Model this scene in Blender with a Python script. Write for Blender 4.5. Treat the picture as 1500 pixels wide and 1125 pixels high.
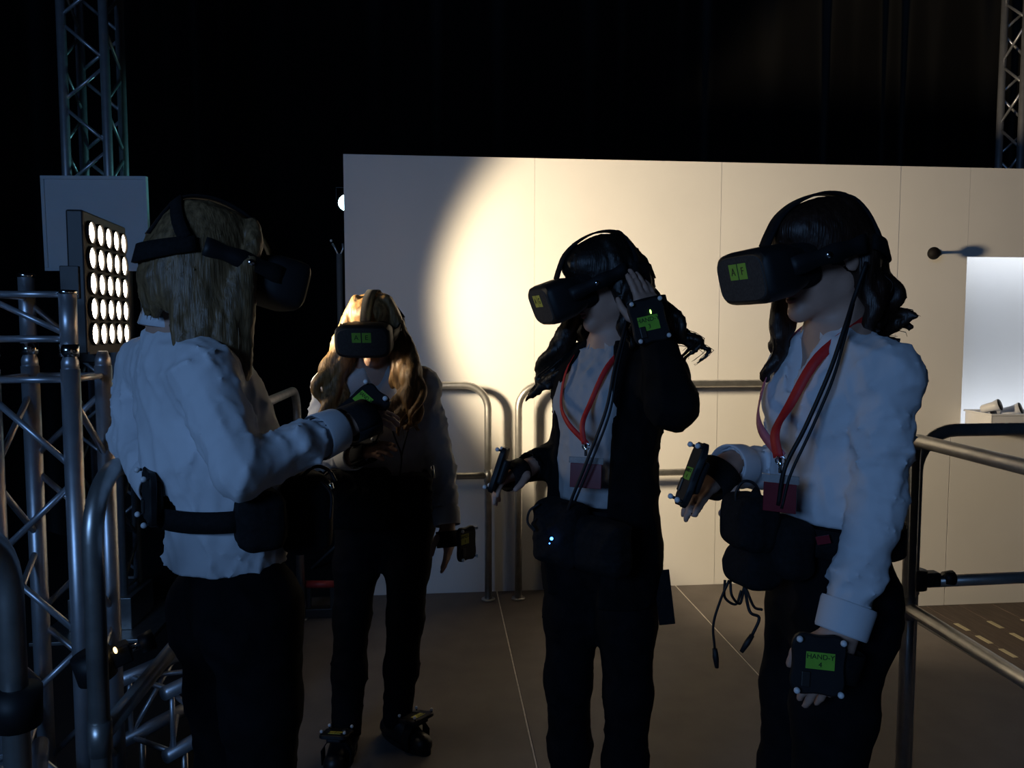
import bpy, bmesh, math, random
import numpy as np
from mathutils import Vector, Matrix

for _o in list(bpy.data.objects):
    bpy.data.objects.remove(_o, do_unlink=True)
scene = bpy.context.scene
COL = scene.collection
random.seed(7)
rng = np.random.default_rng(7)

# ------------------------------------------------------------------ camera
PHI = math.radians(5.5)      # the camera is turned 5.5 degrees off the wall's normal
PITCH = math.radians(4.0)    # and looks 4 degrees down
FPX = 1130.0
CAMZ = 1.5
cam_d = bpy.data.cameras.new('camera')
cam_d.sensor_width = 36.0
cam_d.lens = 36.0 * FPX / 1500.0
cam_d.clip_start = 0.05
cam_d.clip_end = 60
cam = bpy.data.objects.new('camera', cam_d)
COL.objects.link(cam)
cam.location = (0, 0, CAMZ)
cam.rotation_euler = (math.radians(90) - PITCH, 0, -PHI)
scene.camera = cam

# ------------------------------------------------------------------ world, light, exposure
world = bpy.data.worlds.new('World')
scene.world = world
world.use_nodes = True
world.node_tree.nodes['Background'].inputs[0].default_value = (0.35, 0.42, 0.7, 1)
world.node_tree.nodes['Background'].inputs[1].default_value = 0.0022
vs = scene.view_settings
vs.view_transform = 'Standard'
vs.look = 'None'
vs.exposure = 0.0
vs.gamma = 1.0
vs.use_curve_mapping = False

def area_light(name, loc, target, sx, sy, energy, color, spread=180):
    d = bpy.data.lights.new(name, 'AREA')
    d.shape = 'RECTANGLE'
    d.size, d.size_y = sx, sy
    d.energy = energy
    d.color = color
    d.spread = math.radians(spread)
    o = bpy.data.objects.new(name, d)
    COL.objects.link(o)
    o.location = loc
    o.rotation_euler = (Vector(target) - Vector(loc)).to_track_quat('-Z', 'Y').to_euler()
    return o
# cool light of the hall behind the photographer
area_light('hall_light', (-2.3, -2.2, 2.4), (0.1, 2.5, 1.3), 1.4, 1.0, 56, (0.25, 0.50, 1.0))

# ------------------------------------------------------------------ coordinates
CP, SP, CF, SF = math.cos(PITCH), math.sin(PITCH), math.cos(PHI), math.sin(PHI)
def c2w(v):
    """camera-heading frame (x right, y ahead, z up) to world direction"""
    return np.array([v[0]*CF + v[1]*SF, -v[0]*SF + v[1]*CF, v[2] if len(v) > 2 else 0.0])
def at(px, py, D):
    """world point standing D metres ahead of the camera"""
    u = (px-750.0)/FPX; v = (562.5-py)/FPX
    y = CP + v*SP; z = -SP + v*CP
    t = D/y
    w = c2w((u*t, D, 0)); w[2] = CAMZ + z*t
    return w
def unit(v):
    v = np.asarray(v, float); return v/np.linalg.norm(v)
V = lambda *a: np.array(a, float)

# ------------------------------------------------------------------ materials
def srgb(r, g, b):
    f = lambda c: (c/255/12.92) if c/255 <= 0.04045 else ((c/255+0.055)/1.055)**2.4
    return (f(r), f(g), f(b), 1)
MATS = {}
def mat(name, col, rough=0.6, metal=0.0, var=0.08, scale=12.0, stretch=(1, 1, 1), bump=0.0, bscale=60.0,
        emit=None, estr=0.0, spec=0.5, sheen=0.0, trans=0.0, alpha=1.0, aniso=0.0):
    if name in MATS:
        return MATS[name]
    m = bpy.data.materials.new(name); m.use_nodes = True
    nt = m.node_tree; N = nt.nodes; L = nt.links
    b = N['Principled BSDF']
    tc = N.new('ShaderNodeTexCoord'); mp = N.new('ShaderNodeMapping')
    mp.inputs['Scale'].default_value = stretch
    L.new(tc.outputs['Object'], mp.inputs[0])
    nz = N.new('ShaderNodeTexNoise'); nz.inputs['Scale'].default_value = scale; nz.inputs['Detail'].default_value = 4
    L.new(mp.outputs[0], nz.inputs['Vector'])
    rp = N.new('ShaderNodeValToRGB')
    lo = tuple(max(0, c*(1-var)) for c in col[:3]) + (1,); hi = tuple(min(1, c*(1+var)) for c in col[:3]) + (1,)
    rp.color_ramp.elements[0].color = lo; rp.color_ramp.elements[0].position = 0.3
    rp.color_ramp.elements[1].color = hi; rp.color_ramp.elements[1].position = 0.7
    L.new(nz.outputs[0], rp.inputs[0]); L.new(rp.outputs[0], b.inputs['Base Color'])
    b.inputs['Roughness'].default_value = rough; b.inputs['Metallic'].default_value = metal
    b.inputs['Specular IOR Level'].default_value = spec
    if sheen: b.inputs['Sheen Weight'].default_value = sheen
    if trans: b.inputs['Transmission Weight'].default_value = trans
    if aniso: b.inputs['Anisotropic'].default_value = aniso
    if alpha < 1: b.inputs['Alpha'].default_value = alpha
    if emit:
        b.inputs['Emission Color'].default_value = emit; b.inputs['Emission Strength'].default_value = estr
    if bump:
        nb = N.new('ShaderNodeTexNoise'); nb.inputs['Scale'].default_value = bscale; nb.inputs['Detail'].default_value = 5
        L.new(mp.outputs[0], nb.inputs['Vector'])
        bp = N.new('ShaderNodeBump'); bp.inputs['Strength'].default_value = bump; bp.inputs['Distance'].default_value = 0.004
        L.new(nb.outputs[0], bp.inputs['Height']); L.new(bp.outputs[0], b.inputs['Normal'])
    MATS[name] = m
    return m
M_wall = mat('white_wall_paint', (0.74, 0.72, 0.69, 1), 0.62, var=0.02, scale=3, bump=0.03, bscale=120, spec=0.3)
M_wallback = mat('raw_board', (0.2, 0.17, 0.13, 1), 0.8)
M_floor = mat('dark_grey_deck', (0.135, 0.118, 0.108, 1), 0.62, var=0.1, scale=7, bump=0.06, bscale=220, spec=0.35)
M_joint = mat('pale_joint', (0.62, 0.58, 0.52, 1), 0.6, var=0.15, scale=30)
M_hall = mat('hall_floor_black', (0.012, 0.012, 0.013, 1), 0.8, var=0.2, scale=4)
M_plank = mat('brown_plank', (0.075, 0.055, 0.045, 1), 0.75, var=0.25, scale=9, stretch=(8, 1, 1), bump=0.1, bscale=60)
M_tape = mat('pale_tape', (0.42, 0.37, 0.24, 1), 0.7, var=0.15, scale=30)
M_drape = mat('black_drape', (0.0032, 0.003, 0.0036, 1), 0.95, var=0.3, scale=4, stretch=(1, 1, 0.2), sheen=0.08, spec=0.1)
M_steel = mat('galvanised_steel', (0.50, 0.49, 0.47, 1), 0.36, metal=0.85, var=0.14, scale=25, bump=0.04, bscale=90)
M_alu = mat('aluminium_truss', (0.52, 0.53, 0.56, 1), 0.38, metal=0.75, var=0.10, scale=20, bump=0.03, bscale=120)
M_black = mat('black_plastic', (0.010, 0.010, 0.011, 1), 0.55, var=0.2, scale=30, spec=0.35)
M_blackm = mat('black_powder_coat', (0.018, 0.016, 0.015, 1), 0.5, var=0.15, scale=40, bump=0.05, bscale=300)
M_webbing = mat('black_webbing', (0.008, 0.008, 0.009, 1), 0.9, var=0.3, scale=120, bump=0.2, bscale=400, spec=0.2)
M_fabric_front = mat('charcoal_fabric', (0.055, 0.050, 0.047, 1), 0.9, var=0.2, scale=200, bump=0.15, bscale=500, spec=0.2)
M_marker = mat('white_marker', (0.75, 0.75, 0.76, 1), 0.4, var=0.03)
M_label = mat('green_label', (0.20, 0.48, 0.04, 1), 0.55, var=0.1, scale=40)
M_labely = mat('yellow_label', (0.62, 0.58, 0.08, 1), 0.55, var=0.1, scale=40)
M_ink = mat('ink', (0.01, 0.02, 0.008, 1), 0.6, var=0.1)
M_shirt = mat('white_shirt', (0.66, 0.67, 0.70, 1), 0.82, var=0.04, scale=8, bump=0.35, bscale=17, spec=0.2, sheen=0.1)
M_shirtg = mat('grey_shirt', (0.42, 0.42, 0.43, 1), 0.85, var=0.06, scale=8, bump=0.3, bscale=17, spec=0.2)
M_trouser = mat('black_trousers', (0.0055, 0.0055, 0.007, 1), 0.92, var=0.3, scale=20, bump=0.1, bscale=40, spec=0.1)
M_jacket = mat('black_jacket', (0.006, 0.0058, 0.0065, 1), 0.9, var=0.3, scale=20, bump=0.1, bscale=40, spec=0.1)
M_skin = mat('skin', (0.50, 0.30, 0.22, 1), 0.55, var=0.08, scale=25, bump=0.03, bscale=150)
M_lips = mat('lips', (0.42, 0.16, 0.14, 1), 0.5)
M_eye = mat('eyeball', (0.8, 0.78, 0.75, 1), 0.2, var=0.02)
M_blond = mat('blond_hair', (0.16, 0.098, 0.045, 1), 0.45, var=0.5, scale=40, stretch=(3, 3, 0.25), bump=0.5, bscale=90, spec=0.45)
M_brownblond = mat('wavy_blond_hair', (0.26, 0.145, 0.055, 1), 0.45, var=0.5, scale=40, stretch=(3, 3, 0.4), bump=0.5, bscale=90, spec=0.4)
M_darkhair = mat('dark_hair', (0.012, 0.008, 0.006, 1), 0.45, var=0.4, scale=40, stretch=(3, 3, 0.3), bump=0.4, bscale=90, spec=0.4)
M_brownhair = mat('dark_brown_hair', (0.022, 0.010, 0.006, 1), 0.45, var=0.4, scale=40, stretch=(3, 3, 0.3), bump=0.4, bscale=90, spec=0.4)
M_red = mat('red_lanyard', (0.60, 0.02, 0.02, 1), 0.6, var=0.1, scale=60)
M_pink = mat('pink_lanyard', (0.52, 0.14, 0.20, 1), 0.6, var=0.1, scale=60)
M_badge = mat('dark_red_card', (0.16, 0.012, 0.02, 1), 0.25, var=0.15, scale=20)
M_plastic_clear = mat('clear_badge_sleeve', (0.6, 0.6, 0.6, 1), 0.15, trans=0.7, var=0.03)
M_chrome = mat('chrome', (0.8, 0.8, 0.8, 1), 0.15, metal=1.0, var=0.03)
M_board = mat('white_board', (0.62, 0.64, 0.66, 1), 0.6, var=0.03, scale=5)
M_shoe = mat('black_shoe', (0.008, 0.008, 0.009, 1), 0.45, var=0.2, scale=20)
M_sock = mat('pale_sock', (0.5, 0.5, 0.5, 1), 0.9, var=0.1, scale=60)
M_bin = mat('grey_white_bin', (0.60, 0.60, 0.62, 1), 0.4, var=0.03)
M_ctrl = mat('pale_grey_plastic', (0.55, 0.55, 0.57, 1), 0.4, var=0.05)
M_redbar = mat('red_paint', (0.30, 0.03, 0.03, 1), 0.5, var=0.2, scale=20)
M_lens = mat('lit_lens', (0.9, 0.9, 0.9, 1), 0.3, emit=(1.0, 0.86, 0.66, 1), estr=16.0, var=0.01)
M_cyan = mat('lit_cyan_lens', (0.9, 0.9, 0.9, 1), 0.3, emit=(0.55, 0.95, 1.0, 1), estr=14.0, var=0.01)
M_tube = mat('lit_tube', (0.9, 0.9, 0.9, 1), 0.3, emit=(0.78, 0.86, 1.0, 1), estr=4.0, var=0.01)
M_gled = mat('green_led', (0.2, 0.9, 0.2, 1), 0.3, emit=(0.4, 1.0, 0.15, 1), estr=4.0, var=0.01)
M_bled = mat('blue_led', (0.1, 0.2, 0.9, 1), 0.3, emit=(0.05, 0.25, 1.0, 1), estr=9.0, var=0.01)
M_wglow = mat('warm_glow', (0.9, 0.8, 0.5, 1), 0.3, emit=(1.0, 0.7, 0.3, 1), estr=3.0, var=0.01)

# ------------------------------------------------------------------ object helpers
def tag(o, label=None, cat=None, group=None, kind=None):
    if label: o['label'] = label
    if cat: o['category'] = cat
    if group: o['group'] = group
    if kind: o['kind'] = kind
    return o
def empty(name, loc=(0, 0, 0), label=None, cat=None, group=None, mw=None):
    o = bpy.data.objects.new(name, None); COL.objects.link(o)
    o.empty_display_size = 0.1
    if mw is not None: o.matrix_world = mw
    else: o.location = loc
    return tag(o, label, cat, group)
def frame_mw(loc, fwd, up):
    """matrix with local Y = fwd, Z ~ up, X = right"""
    f = Vector(fwd).normalized(); r = f.cross(Vector(up)).normalized(); u = r.cross(f)
    return Matrix(((r.x, f.x, u.x, loc[0]), (r.y, f.y, u.y, loc[1]), (r.z, f.z, u.z, loc[2]), (0, 0, 0, 1)))
def link_mesh(name, me, m, parent=None, smooth=True, local=False):
    o = bpy.data.objects.new(name, me); COL.objects.link(o)
    if m: me.materials.append(m)
    if smooth:
        for p in me.polygons: p.use_smooth = True
    if parent is not None:
        o.parent = parent
        if not local:
            o.matrix_parent_inverse = pmw(parent).inverted()
    return o
def pmw(o):
    mb = o.matrix_basis.copy()
    return mb if o.parent is None else pmw(o.parent) @ o.matrix_parent_inverse @ mb
class MB:
    """collects pieces into one mesh"""
    def __init__(s): s.v = []; s.f = []
    def add(s, vs_, fs):
        n = len(s.v); s.v += [tuple(float(c) for c in p) for p in vs_]; s.f += [tuple(n+i for i in f) for f in fs]; return s
    def box(s, lo, hi, bev=0.0):
        x0, y0, z0 = lo; x1, y1, z1 = hi
        if bev <= 0:
            return s.add([(x0,y0,z0),(x1,y0,z0),(x1,y1,z0),(x0,y1,z0),(x0,y0,z1),(x1,y0,z1),(x1,y1,z1),(x0,y1,z1)],
                         [(0,3,2,1),(4,5,6,7),(0,1,5,4),(1,2,6,5),(2,3,7,6),(3,0,4,7)])
        bm = bmesh.new(); bmesh.ops.create_cube(bm, size=1)
        for v in bm.verts:
            v.co = Vector((x0+(v.co.x+.5)*(x1-x0), y0+(v.co.y+.5)*(y1-y0), z0+(v.co.z+.5)*(z1-z0)))
        bmesh.ops.bevel(bm, geom=bm.edges[:], offset=bev, segments=2, affect='EDGES', profile=0.5)
        bm.verts.index_update()
        s.add([v.co for v in bm.verts], [[v.index for v in f.verts] for f in bm.faces]); bm.free(); return s
    def tube(s, path, r, seg=10, caps=True, axis=None):
        P = [np.asarray(p, float) for p in path]; n = len(P)
        R = r if hasattr(r, '__len__') else [r]*n
        T = [unit(P[min(i+1, n-1)]-P[max(i-1, 0)]) if axis is None else unit(axis) for i in range(n)]
        a = V(0, 0, 1) if abs(T[0][2]) < .9 else V(1, 0, 0)
        N_ = unit(np.cross(T[0], a)); vs_ = []
        for i in range(n):
            N_ = unit(N_ - T[i]*np.dot(N_, T[i])); B = np.cross(T[i], N_)
            for k in range(seg):
                an = 2*math.pi*k/seg
                vs_.append(P[i]+R[i]*(math.cos(an)*N_+math.sin(an)*B))
        fs = []
        for i in range(n-1):
            for k in range(seg):
                k2 = (k+1) % seg
                fs.append((i*seg+k, i*seg+k2, (i+1)*seg+k2, (i+1)*seg+k))
        if caps:
            fs.append(tuple(range(seg))[::-1]); fs.append(tuple((n-1)*seg+k for k in range(seg)))
        return s.add(vs_, fs)
    def strip(s, path, normals, w, t):
        """flat band: width w across, thickness t along the normals; widths may vary"""
        P = [np.asarray(p, float) for p in path]; n = len(P)
        W = w if hasattr(w, '__len__') else [w]*n; vs_ = []
        for i in range(n):
            T = unit(P[min(i+1, n-1)]-P[max(i-1, 0)]); Nn = np.asarray(normals[i], float)
            Nn = unit(Nn-T*np.dot(Nn, T)); B = np.cross(T, Nn)
            for a, b in ((-1, 0), (1, 0), (1, 1), (-1, 1)):
                vs_.append(P[i]+B*a*W[i]/2+Nn*b*t)
        fs = []
        for i in range(n-1):
            for k in range(4):
                k2 = (k+1) % 4; fs.append((i*4+k, i*4+k2, (i+1)*4+k2, (i+1)*4+k))
        fs += [(3, 2, 1, 0), tuple((n-1)*4+k for k in range(4))]
        return s.add(vs_, fs)
    def sphere(s, c, r, seg=10, rings=6):
        r = r if hasattr(r, '__len__') else (r, r, r)
        vs_ = [(c[0], c[1], c[2]+r[2])]; fs = []
        for i in range(1, rings):
            a = math.pi*i/rings
            for k in range(seg):
                b = 2*math.pi*k/seg
                vs_.append((c[0]+r[0]*math.sin(a)*math.cos(b), c[1]+r[1]*math.sin(a)*math.sin(b), c[2]+r[2]*math.cos(a)))
        vs_.append((c[0], c[1], c[2]-r[2])); last = len(vs_)-1
        for k in range(seg):
            k2 = (k+1) % seg
            fs.append((0, 1+k, 1+k2)); fs.append((last, last-seg+k2, last-seg+k))
            for i in range(rings-2):
                a = 1+i*seg; fs.append((a+k, a+seg+k, a+seg+k2, a+k2))
        return s.add(vs_, fs)
    def loft(s, rings, close=True):
        n = len(rings[0]); vs_ = [p for r in rings for p in r]; fs = []
        for i in range(len(rings)-1):
            for k in range(n):
                k2 = (k+1) % n; fs.append((i*n+k, i*n+k2, (i+1)*n+k2, (i+1)*n+k))
        if close:
            fs.append(tuple(range(n))[::-1]); fs.append(tuple((len(rings)-1)*n+k for k in range(n)))
        return s.add(vs_, fs)
    def build(s, name, m, parent=None, smooth=False, local=False, label=None, autosmooth=None):
        me = bpy.data.meshes.new(name); me.from_pydata(s.v, [], s.f); me.update()
        bm = bmesh.new(); bm.from_mesh(me); bmesh.ops.recalc_face_normals(bm, faces=bm.faces); bm.to_mesh(me); bm.free()
        if autosmooth is not None:
            smooth = True
        o = link_mesh(name, me, m, parent, smooth, local)
        if autosmooth is not None:
            me.set_sharp_from_angle(angle=math.radians(autosmooth))
        if label: o['label'] = label
        return o
def smooth_path(pts, n=8):
    P = [np.asarray(p, float) for p in pts]; out = []
    Q = [2*P[0]-P[1]]+P+[2*P[-1]-P[-2]]
    for i in range(1, len(Q)-2):
        for k in range(n):
            t = k/n; a, b, c, d = Q[i-1], Q[i], Q[i+1], Q[i+2]
            out.append(.5*((2*b)+(-a+c)*t+(2*a-5*b+4*c-d)*t*t+(-a+3*b-3*c+d)*t**3))
    out.append(P[-1]); return out
def rrect(w, h, y, n=32, e=4.5, cx=0, cz=0):
    """superellipse ring in the XZ plane at depth y"""
    out = []
    for k in range(n):
        a = 2*math.pi*k/n; c, s_ = math.cos(a), math.sin(a)
        out.append((cx+w/2*math.copysign(abs(c)**(2/e), c), y, cz+h/2*math.copysign(abs(s_)**(2/e), s_)))
    return out
def text_part(name, body, size, mw_local, m, parent, depth=0.0004):
    cu = bpy.data.curves.new(name, 'FONT'); cu.body = body; cu.size = size; cu.extrude = depth
    cu.align_x = 'CENTER'; cu.align_y = 'CENTER'
    tmp = bpy.data.objects.new(name+'_tmp', cu); COL.objects.link(tmp)
    dg = bpy.context.evaluated_depsgraph_get()
    me = bpy.data.meshes.new_from_object(tmp.evaluated_get(dg)); me.name = name
    bpy.data.objects.remove(tmp, do_unlink=True); bpy.data.curves.remove(cu)
    me.transform(mw_local); me.materials.clear()
    return link_mesh(name, me, m, parent, smooth=False, local=True)
# ================================================================== THE SETTING
WALL_Y = 4.34
LOW = -0.18                    # hall floor, below the platform deck
def struct(o): o['kind'] = 'structure'; return o
struct(MB().box((-9, -6, LOW-0.05), (9, 9, LOW)).build('floor', M_hall))

# platform deck: panels with pale joints
plat = struct(MB().box((-0.74, -1.9, LOW), (2.43, WALL_Y-0.005, -0.03)).build('stage_platform', M_blackm))
XS = [-0.745, 0.33, 1.385, 2.44]
YS = [-1.92, 0.22, 2.335-0.02, WALL_Y-0.004]
for i in range(3):
    for j in range(3):
        if j == 1: pass
        MB().box((XS[i]+.004, YS[j]+.0008, -0.03), (XS[i+1]-.004, YS[j+1]-.0008, 0.0), 0.0015).build('deck_panel', M_floor, plat)
for x in (XS[1], XS[2]):
    MB().box((x-.0026, YS[0], -0.028), (x+.0026, YS[3], -0.0012)).build('joint_strip', M_joint, plat, label='thin pale strip in the joint between two deck panels')

# brown boarded floor right of the platform
pk = struct(MB().box((2.47, 1.2, LOW), (4.9, WALL_Y-.06, LOW+.006)).build('floor_boarded', M_hall))
px0 = 2.48
for k in range(11):
    x0 = px0+k*.21
    MB().box((x0+.003, 1.2, LOW+.006), (x0+.207, WALL_Y-.07-.02*random.random(), LOW+.03), 0.002).build('plank', M_plank, pk)
    if k < 7:
        y = 1.6+.05*random.random()
        while y < WALL_Y-.3:
            MB().box((x0+.192, y, LOW+.03), (x0+.22, y+.105, LOW+.0315)).build('tape_dash', M_tape, pk)
            y += .175
MB().box((2.443, 1.2, LOW), (2.468, WALL_Y-.01, -.004), 0.003).build('edge_board', M_blackm, pk)

# white wall of panels with a lit opening at the right
WTOP = 2.455
OX0, OX1, OZ0, OZ1 = 3.135, 4.75, 0.93, 1.935
XL, XR = -0.505, 5.4
wl = MB()
for (a, b, c, d) in ((XL+.01, OX0-.02, LOW, WTOP-.01), (OX0-.02, OX1+.02, OZ1+.02, WTOP-.01), (OX0-.02, OX1+.02, LOW, OZ0-.02), (OX1+.02, XR, LOW, WTOP-.01)):
    wl.box((a, WALL_Y+.021, c), (b, WALL_Y+.045, d))
wall = struct(wl.build('wall_back', M_wallback))
seams = [XL, 0.545, 1.62, 2.70]
def panel(x0, x1, z0, z1):
    dy = .0012*x0                      # each panel sits a hair behind its left neighbour
    MB().box((x0+.0006, WALL_Y+max(0, dy), z0), (x1-.0006, WALL_Y+.02, z1)).build('wall_panel', M_wall, wall)
for i in range(3): panel(seams[i], seams[i+1], LOW, WTOP)
panel(2.70, OX0, OZ0+.0, WTOP)
panel(2.70, 3.075, LOW, OZ0)
panel(3.079, OX1, LOW, OZ0)
panel(OX0, OX1, OZ1, WTOP)
panel(OX1, XR, LOW, WTOP)
# lit alcove behind the opening
al = MB()
al.box((OX0-.25, 4.82, .3), (OX1+.3, 4.86, 2.38))
al.box((OX0-.25, WALL_Y+.05, .26), (OX1+.3, 4.86, .30)); al.box((OX0-.25, WALL_Y+.05, 2.38), (OX1+.3, 4.86, 2.42))
al.box((OX0-.29, WALL_Y+.05, .26), (OX0-.25, 4.86, 2.42)); al.box((OX1+.3, WALL_Y+.05, .26), (OX1+.34, 4.86, 2.42))
struct(al.build('wall_alcove', M_wall))
tl = empty('tube_lamp', (3.9, 4.46, .80), 'slim cool white tube lamp lighting the alcove behind the wall opening', 'lamp')
MB().tube([(3.2, 4.47, .80), (4.7, 4.47, .80)], .016, 10).build('tube', M_tube, tl, True)
MB().box((3.18, 4.43, .765), (4.72, 4.50, .782)).build('batten', M_board, tl)
MB().tube([(3.165, 4.47, .80), (3.2, 4.47, .80)], .02, 10).build('end_cap', M_board, tl, True)
MB().tube([(4.7, 4.47, .80), (4.735, 4.47, .80)], .02, 10).build('end_cap', M_board, tl, True)
td = bpy.data.lights.new('tube_glow', 'AREA'); td.shape = 'RECTANGLE'; td.size = 1.45; td.size_y = .05; td.energy = 3.6; td.color = (.80, .88, 1.0)
to = bpy.data.objects.new('tube_glow', td); COL.objects.link(to); to.location = (3.95, 4.49, .83); to.parent = tl
to.matrix_parent_inverse = pmw(tl).inverted()
to.rotation_euler = Vector((0, .7, .7)).to_track_quat('-Z', 'Y').to_euler()

tl_fill = empty('tube_lamp', (3.9, 4.46, 2.2), 'unseen tube lamp added above the opening to brighten the alcove top', 'lamp')  # added second source, out of view, evens out the alcove's brightness
MB().tube([(3.2, 4.47, 2.2), (4.7, 4.47, 2.2)], .016, 10).build('tube', M_tube, tl_fill, True)
MB().box((3.18, 4.43, 2.218), (4.72, 4.50, 2.235)).build('batten', M_board, tl_fill)
for xa, xb in ((3.165, 3.2), (4.7, 4.735)):
    MB().tube([(xa, 4.47, 2.2), (xb, 4.47, 2.2)], .02, 10).build('end_cap', M_board, tl_fill, True)
td2 = td.copy(); td2.energy = 5.0
to2 = bpy.data.objects.new('tube_glow', td2); COL.objects.link(to2); to2.location = (3.95, 4.49, 2.17); to2.parent = tl_fill
to2.matrix_parent_inverse = pmw(tl_fill).inverted()
to2.rotation_euler = Vector((0, .7, -.7)).to_track_quat('-Z', 'Y').to_euler()

# black drapes of the hall
def drape(name, x0, x1, fn, z0, z1, label, n=420):
    vs_, fs = [], []
    for i in range(n+1):
        t = i/n; s = x0+(x1-x0)*t
        d = .075*math.sin(s*9.0+1.7*math.sin(s*2.1))+.03*math.sin(s*21+2*math.sin(s*3.3))
        for k, z in enumerate((z0, (z0+z1)/2, z1)):
            vs_.append(fn(s, d*(1.1-.25*k)) + (z,))
    for i in range(n):
        for k in range(2):
            fs.append((i*3+k, (i+1)*3+k, (i+1)*3+k+1, i*3+k+1))
    o = MB().add(vs_, fs).build(name, M_drape, None, True)
    md = o.modifiers.new('thick', 'SOLIDIFY'); md.thickness = .004
    return tag(o, label, 'curtain')
drape('black_drape', -6, 8, lambda s, d: (s, 6.6+d), LOW, 5.2, 'black drape hanging in folds across the back of the hall')
drape('black_drape', -4, 6.4, lambda s, d: (-4.6+d, s), LOW, 5.2, 'black drape along the left side of the hall')
drape('black_drape', -4, 6.4, lambda s, d: (7.4+d, s), LOW, 5.2, 'black drape along the right side of the hall')

# ================================================================== TRUSS TOWERS
def truss(name, x0, y0, size, z0, z1, label, bay=.215, rc=.0245, rb=.0095, skip=None, ztops=None):
    t = empty(name, (x0+size/2, y0+size/2, z0), label, 'truss', 'lattice truss towers')
    cs = [(x0, y0), (x0+size, y0), (x0+size, y0+size), (x0, y0+size)]
    tops = ztops or [z1]*4
    for i, (x, y) in enumerate(cs):
        MB().tube([(x, y, z0), (x, y, tops[i])], rc, 14).build('chord', M_alu, t, True)
        MB().tube([(x, y, tops[i]-.002), (x, y, tops[i]+.02), (x, y, tops[i]+.045)], [rc*.9, rc*.9, rc*.55], 12).build('coupler', M_alu, t, True)
    for i in range(4):
        a, b = cs[i], cs[(i+1) % 4]
        zt = min(tops[i], tops[(i+1) % 4])-.05
        n = max(2, int((zt-z0-.05)/bay)); h = (zt-z0-.06)/n
        g = .018
        for k in range(n):
            p, q = (a, b) if k % 2 == 0 else (b, a)
            P = V(p[0], p[1], z0+.05+k*h+g); Q = V(q[0], q[1], z0+.05+(k+1)*h-g)
            MB().tube([P, Q], rb, 8).build('brace', M_alu, t, True)
        for z in (z0+.03, zt+.02):
            MB().tube([(a[0], a[1], z), (b[0], b[1], z)], rb, 8).build('end_bar', M_alu, t, True)
    return t, cs
# far left tower carrying the white board
fx, fy = -1.975, 4.42
truss('truss_tower', fx, fy, .215, .02, 4.3, 'tall aluminium lattice truss tower behind the square white board')
MB_b = empty('tower_base', (fx+.1, fy+.1, LOW), 'grey square steel base plate under the tall left truss tower', 'base plate')
MB().box((fx-.2, fy-.2, LOW), (fx+.42, fy+.42, LOW+.02), .004).build('plate', M_steel, MB_b)
MB().box((fx-.06, fy-.06, LOW+.02), (fx+.275, fy+.275, .02), .004).build('pedestal', M_steel, MB_b)
# right tower behind the wall
truss('truss_tower', 4.10, 5.17, .215, LOW, 4.6, 'tall aluminium lattice truss tower rising behind the right end of the wall')
# near left tower
nx, ny, ns = -1.25, 2.29, .215
t1, ncs = truss('truss_tower', nx, ny, ns, LOW, 1.39, 'short stout aluminium truss tower beside the lit lamp panel', rc=.0255, bay=.235)
# upper corner block on three posts
for i, zt in ((0, 1.665), (3, 1.66), (1, 1.60)):
    x, y = ncs[i]
    MB().tube([(x, y, 1.435), (x, y, zt)], .0235, 14).build('post', M_alu, t1, True)
    MB().tube([(x, y, zt), (x, y, zt+.012)], .0265, 14).build('collar', M_chrome, t1, True)
    MB().tube([(x, y, 1.425), (x, y, 1.46)], .027, 14).build('collar', M_chrome, t1, True)
for a, b in ((0, 1), (0, 3)):
    for z in (1.475, 1.60):
        MB().tube([(*ncs[a], z), (*ncs[b], z)], .0095, 8).build('end_bar', M_alu, t1, True)
MB().tube([(*ncs[0], 1.59), (*ncs[1], 1.485)], .0085, 8).build('brace', M_alu, t1, True)
MB().tube([(*ncs[3], 1.59), (ncs[3][0]+.11, ncs[3][1], 1.485)], .0085, 8).build('brace', M_alu, t1, True)
# lying truss foot of the near tower
def lying_truss(p, q, size, label):
    p, q = V(*p), V(*q); d = unit(q-p); s = unit(np.cross(V(0, 0, 1), d)); L = np.linalg.norm(q-p)
    t = empty('ground_truss', tuple((p+q)/2), label, 'truss')
    offs = [(-.5, 0), (.5, 0), (.5, 1), (-.5, 1)]
    C = [(p+s*a*size+V(0, 0, b*size), q+s*a*size+V(0, 0, b*size)) for a, b in offs]
    for a, b in C:
        MB().tube([a, b], .0235, 12).build('chord', M_alu, t, True)
        MB().tube([b, b+d*.03], [.021, .013], 10).build('coupler', M_alu, t, True)
    for i, (a, b) in enumerate(C[:2]):                       # screw jacks down to the hall floor
        for fr in (.15, .85):
            j = a+(b-a)*fr
            MB().tube([(j[0], j[1], LOW+.008), (j[0], j[1], j[2])], .012, 8).build('jack', M_steel, t, True)
            MB().tube([(j[0], j[1], LOW), (j[0], j[1], LOW+.01)], .04, 14).build('jack_pad', M_steel, t, True)
    n = max(2, int(L/.2))
    for i in range(4):
        a, b = C[i], C[(i+1) % 4]
        for k in range(n):
            P = a[0]+(a[1]-a[0])*(k+.08)/n; Q = b[0]+(b[1]-b[0])*(k+.92)/n
            if k % 2: P, Q = b[0]+(b[1]-b[0])*(k+.08)/n, a[0]+(a[1]-a[0])*(k+.92)/n
            MB().tube([P, Q], .009, 8).build('brace', M_alu, t, True)
        MB().tube([a[1]-d*.03, b[1]-d*.03], .009, 8).build('end_bar', M_alu, t, True)
        MB().tube([a[0]+d*.03, b[0]+d*.03], .009, 8).build('end_bar', M_alu, t, True)
    return t
lying_truss((nx+ns+.04, ny+.33, LOW+.27), (nx+ns+.5-.2, ny+.33+.40, LOW+.27), .215, 'lying aluminium truss at the base of the near left tower')
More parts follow.
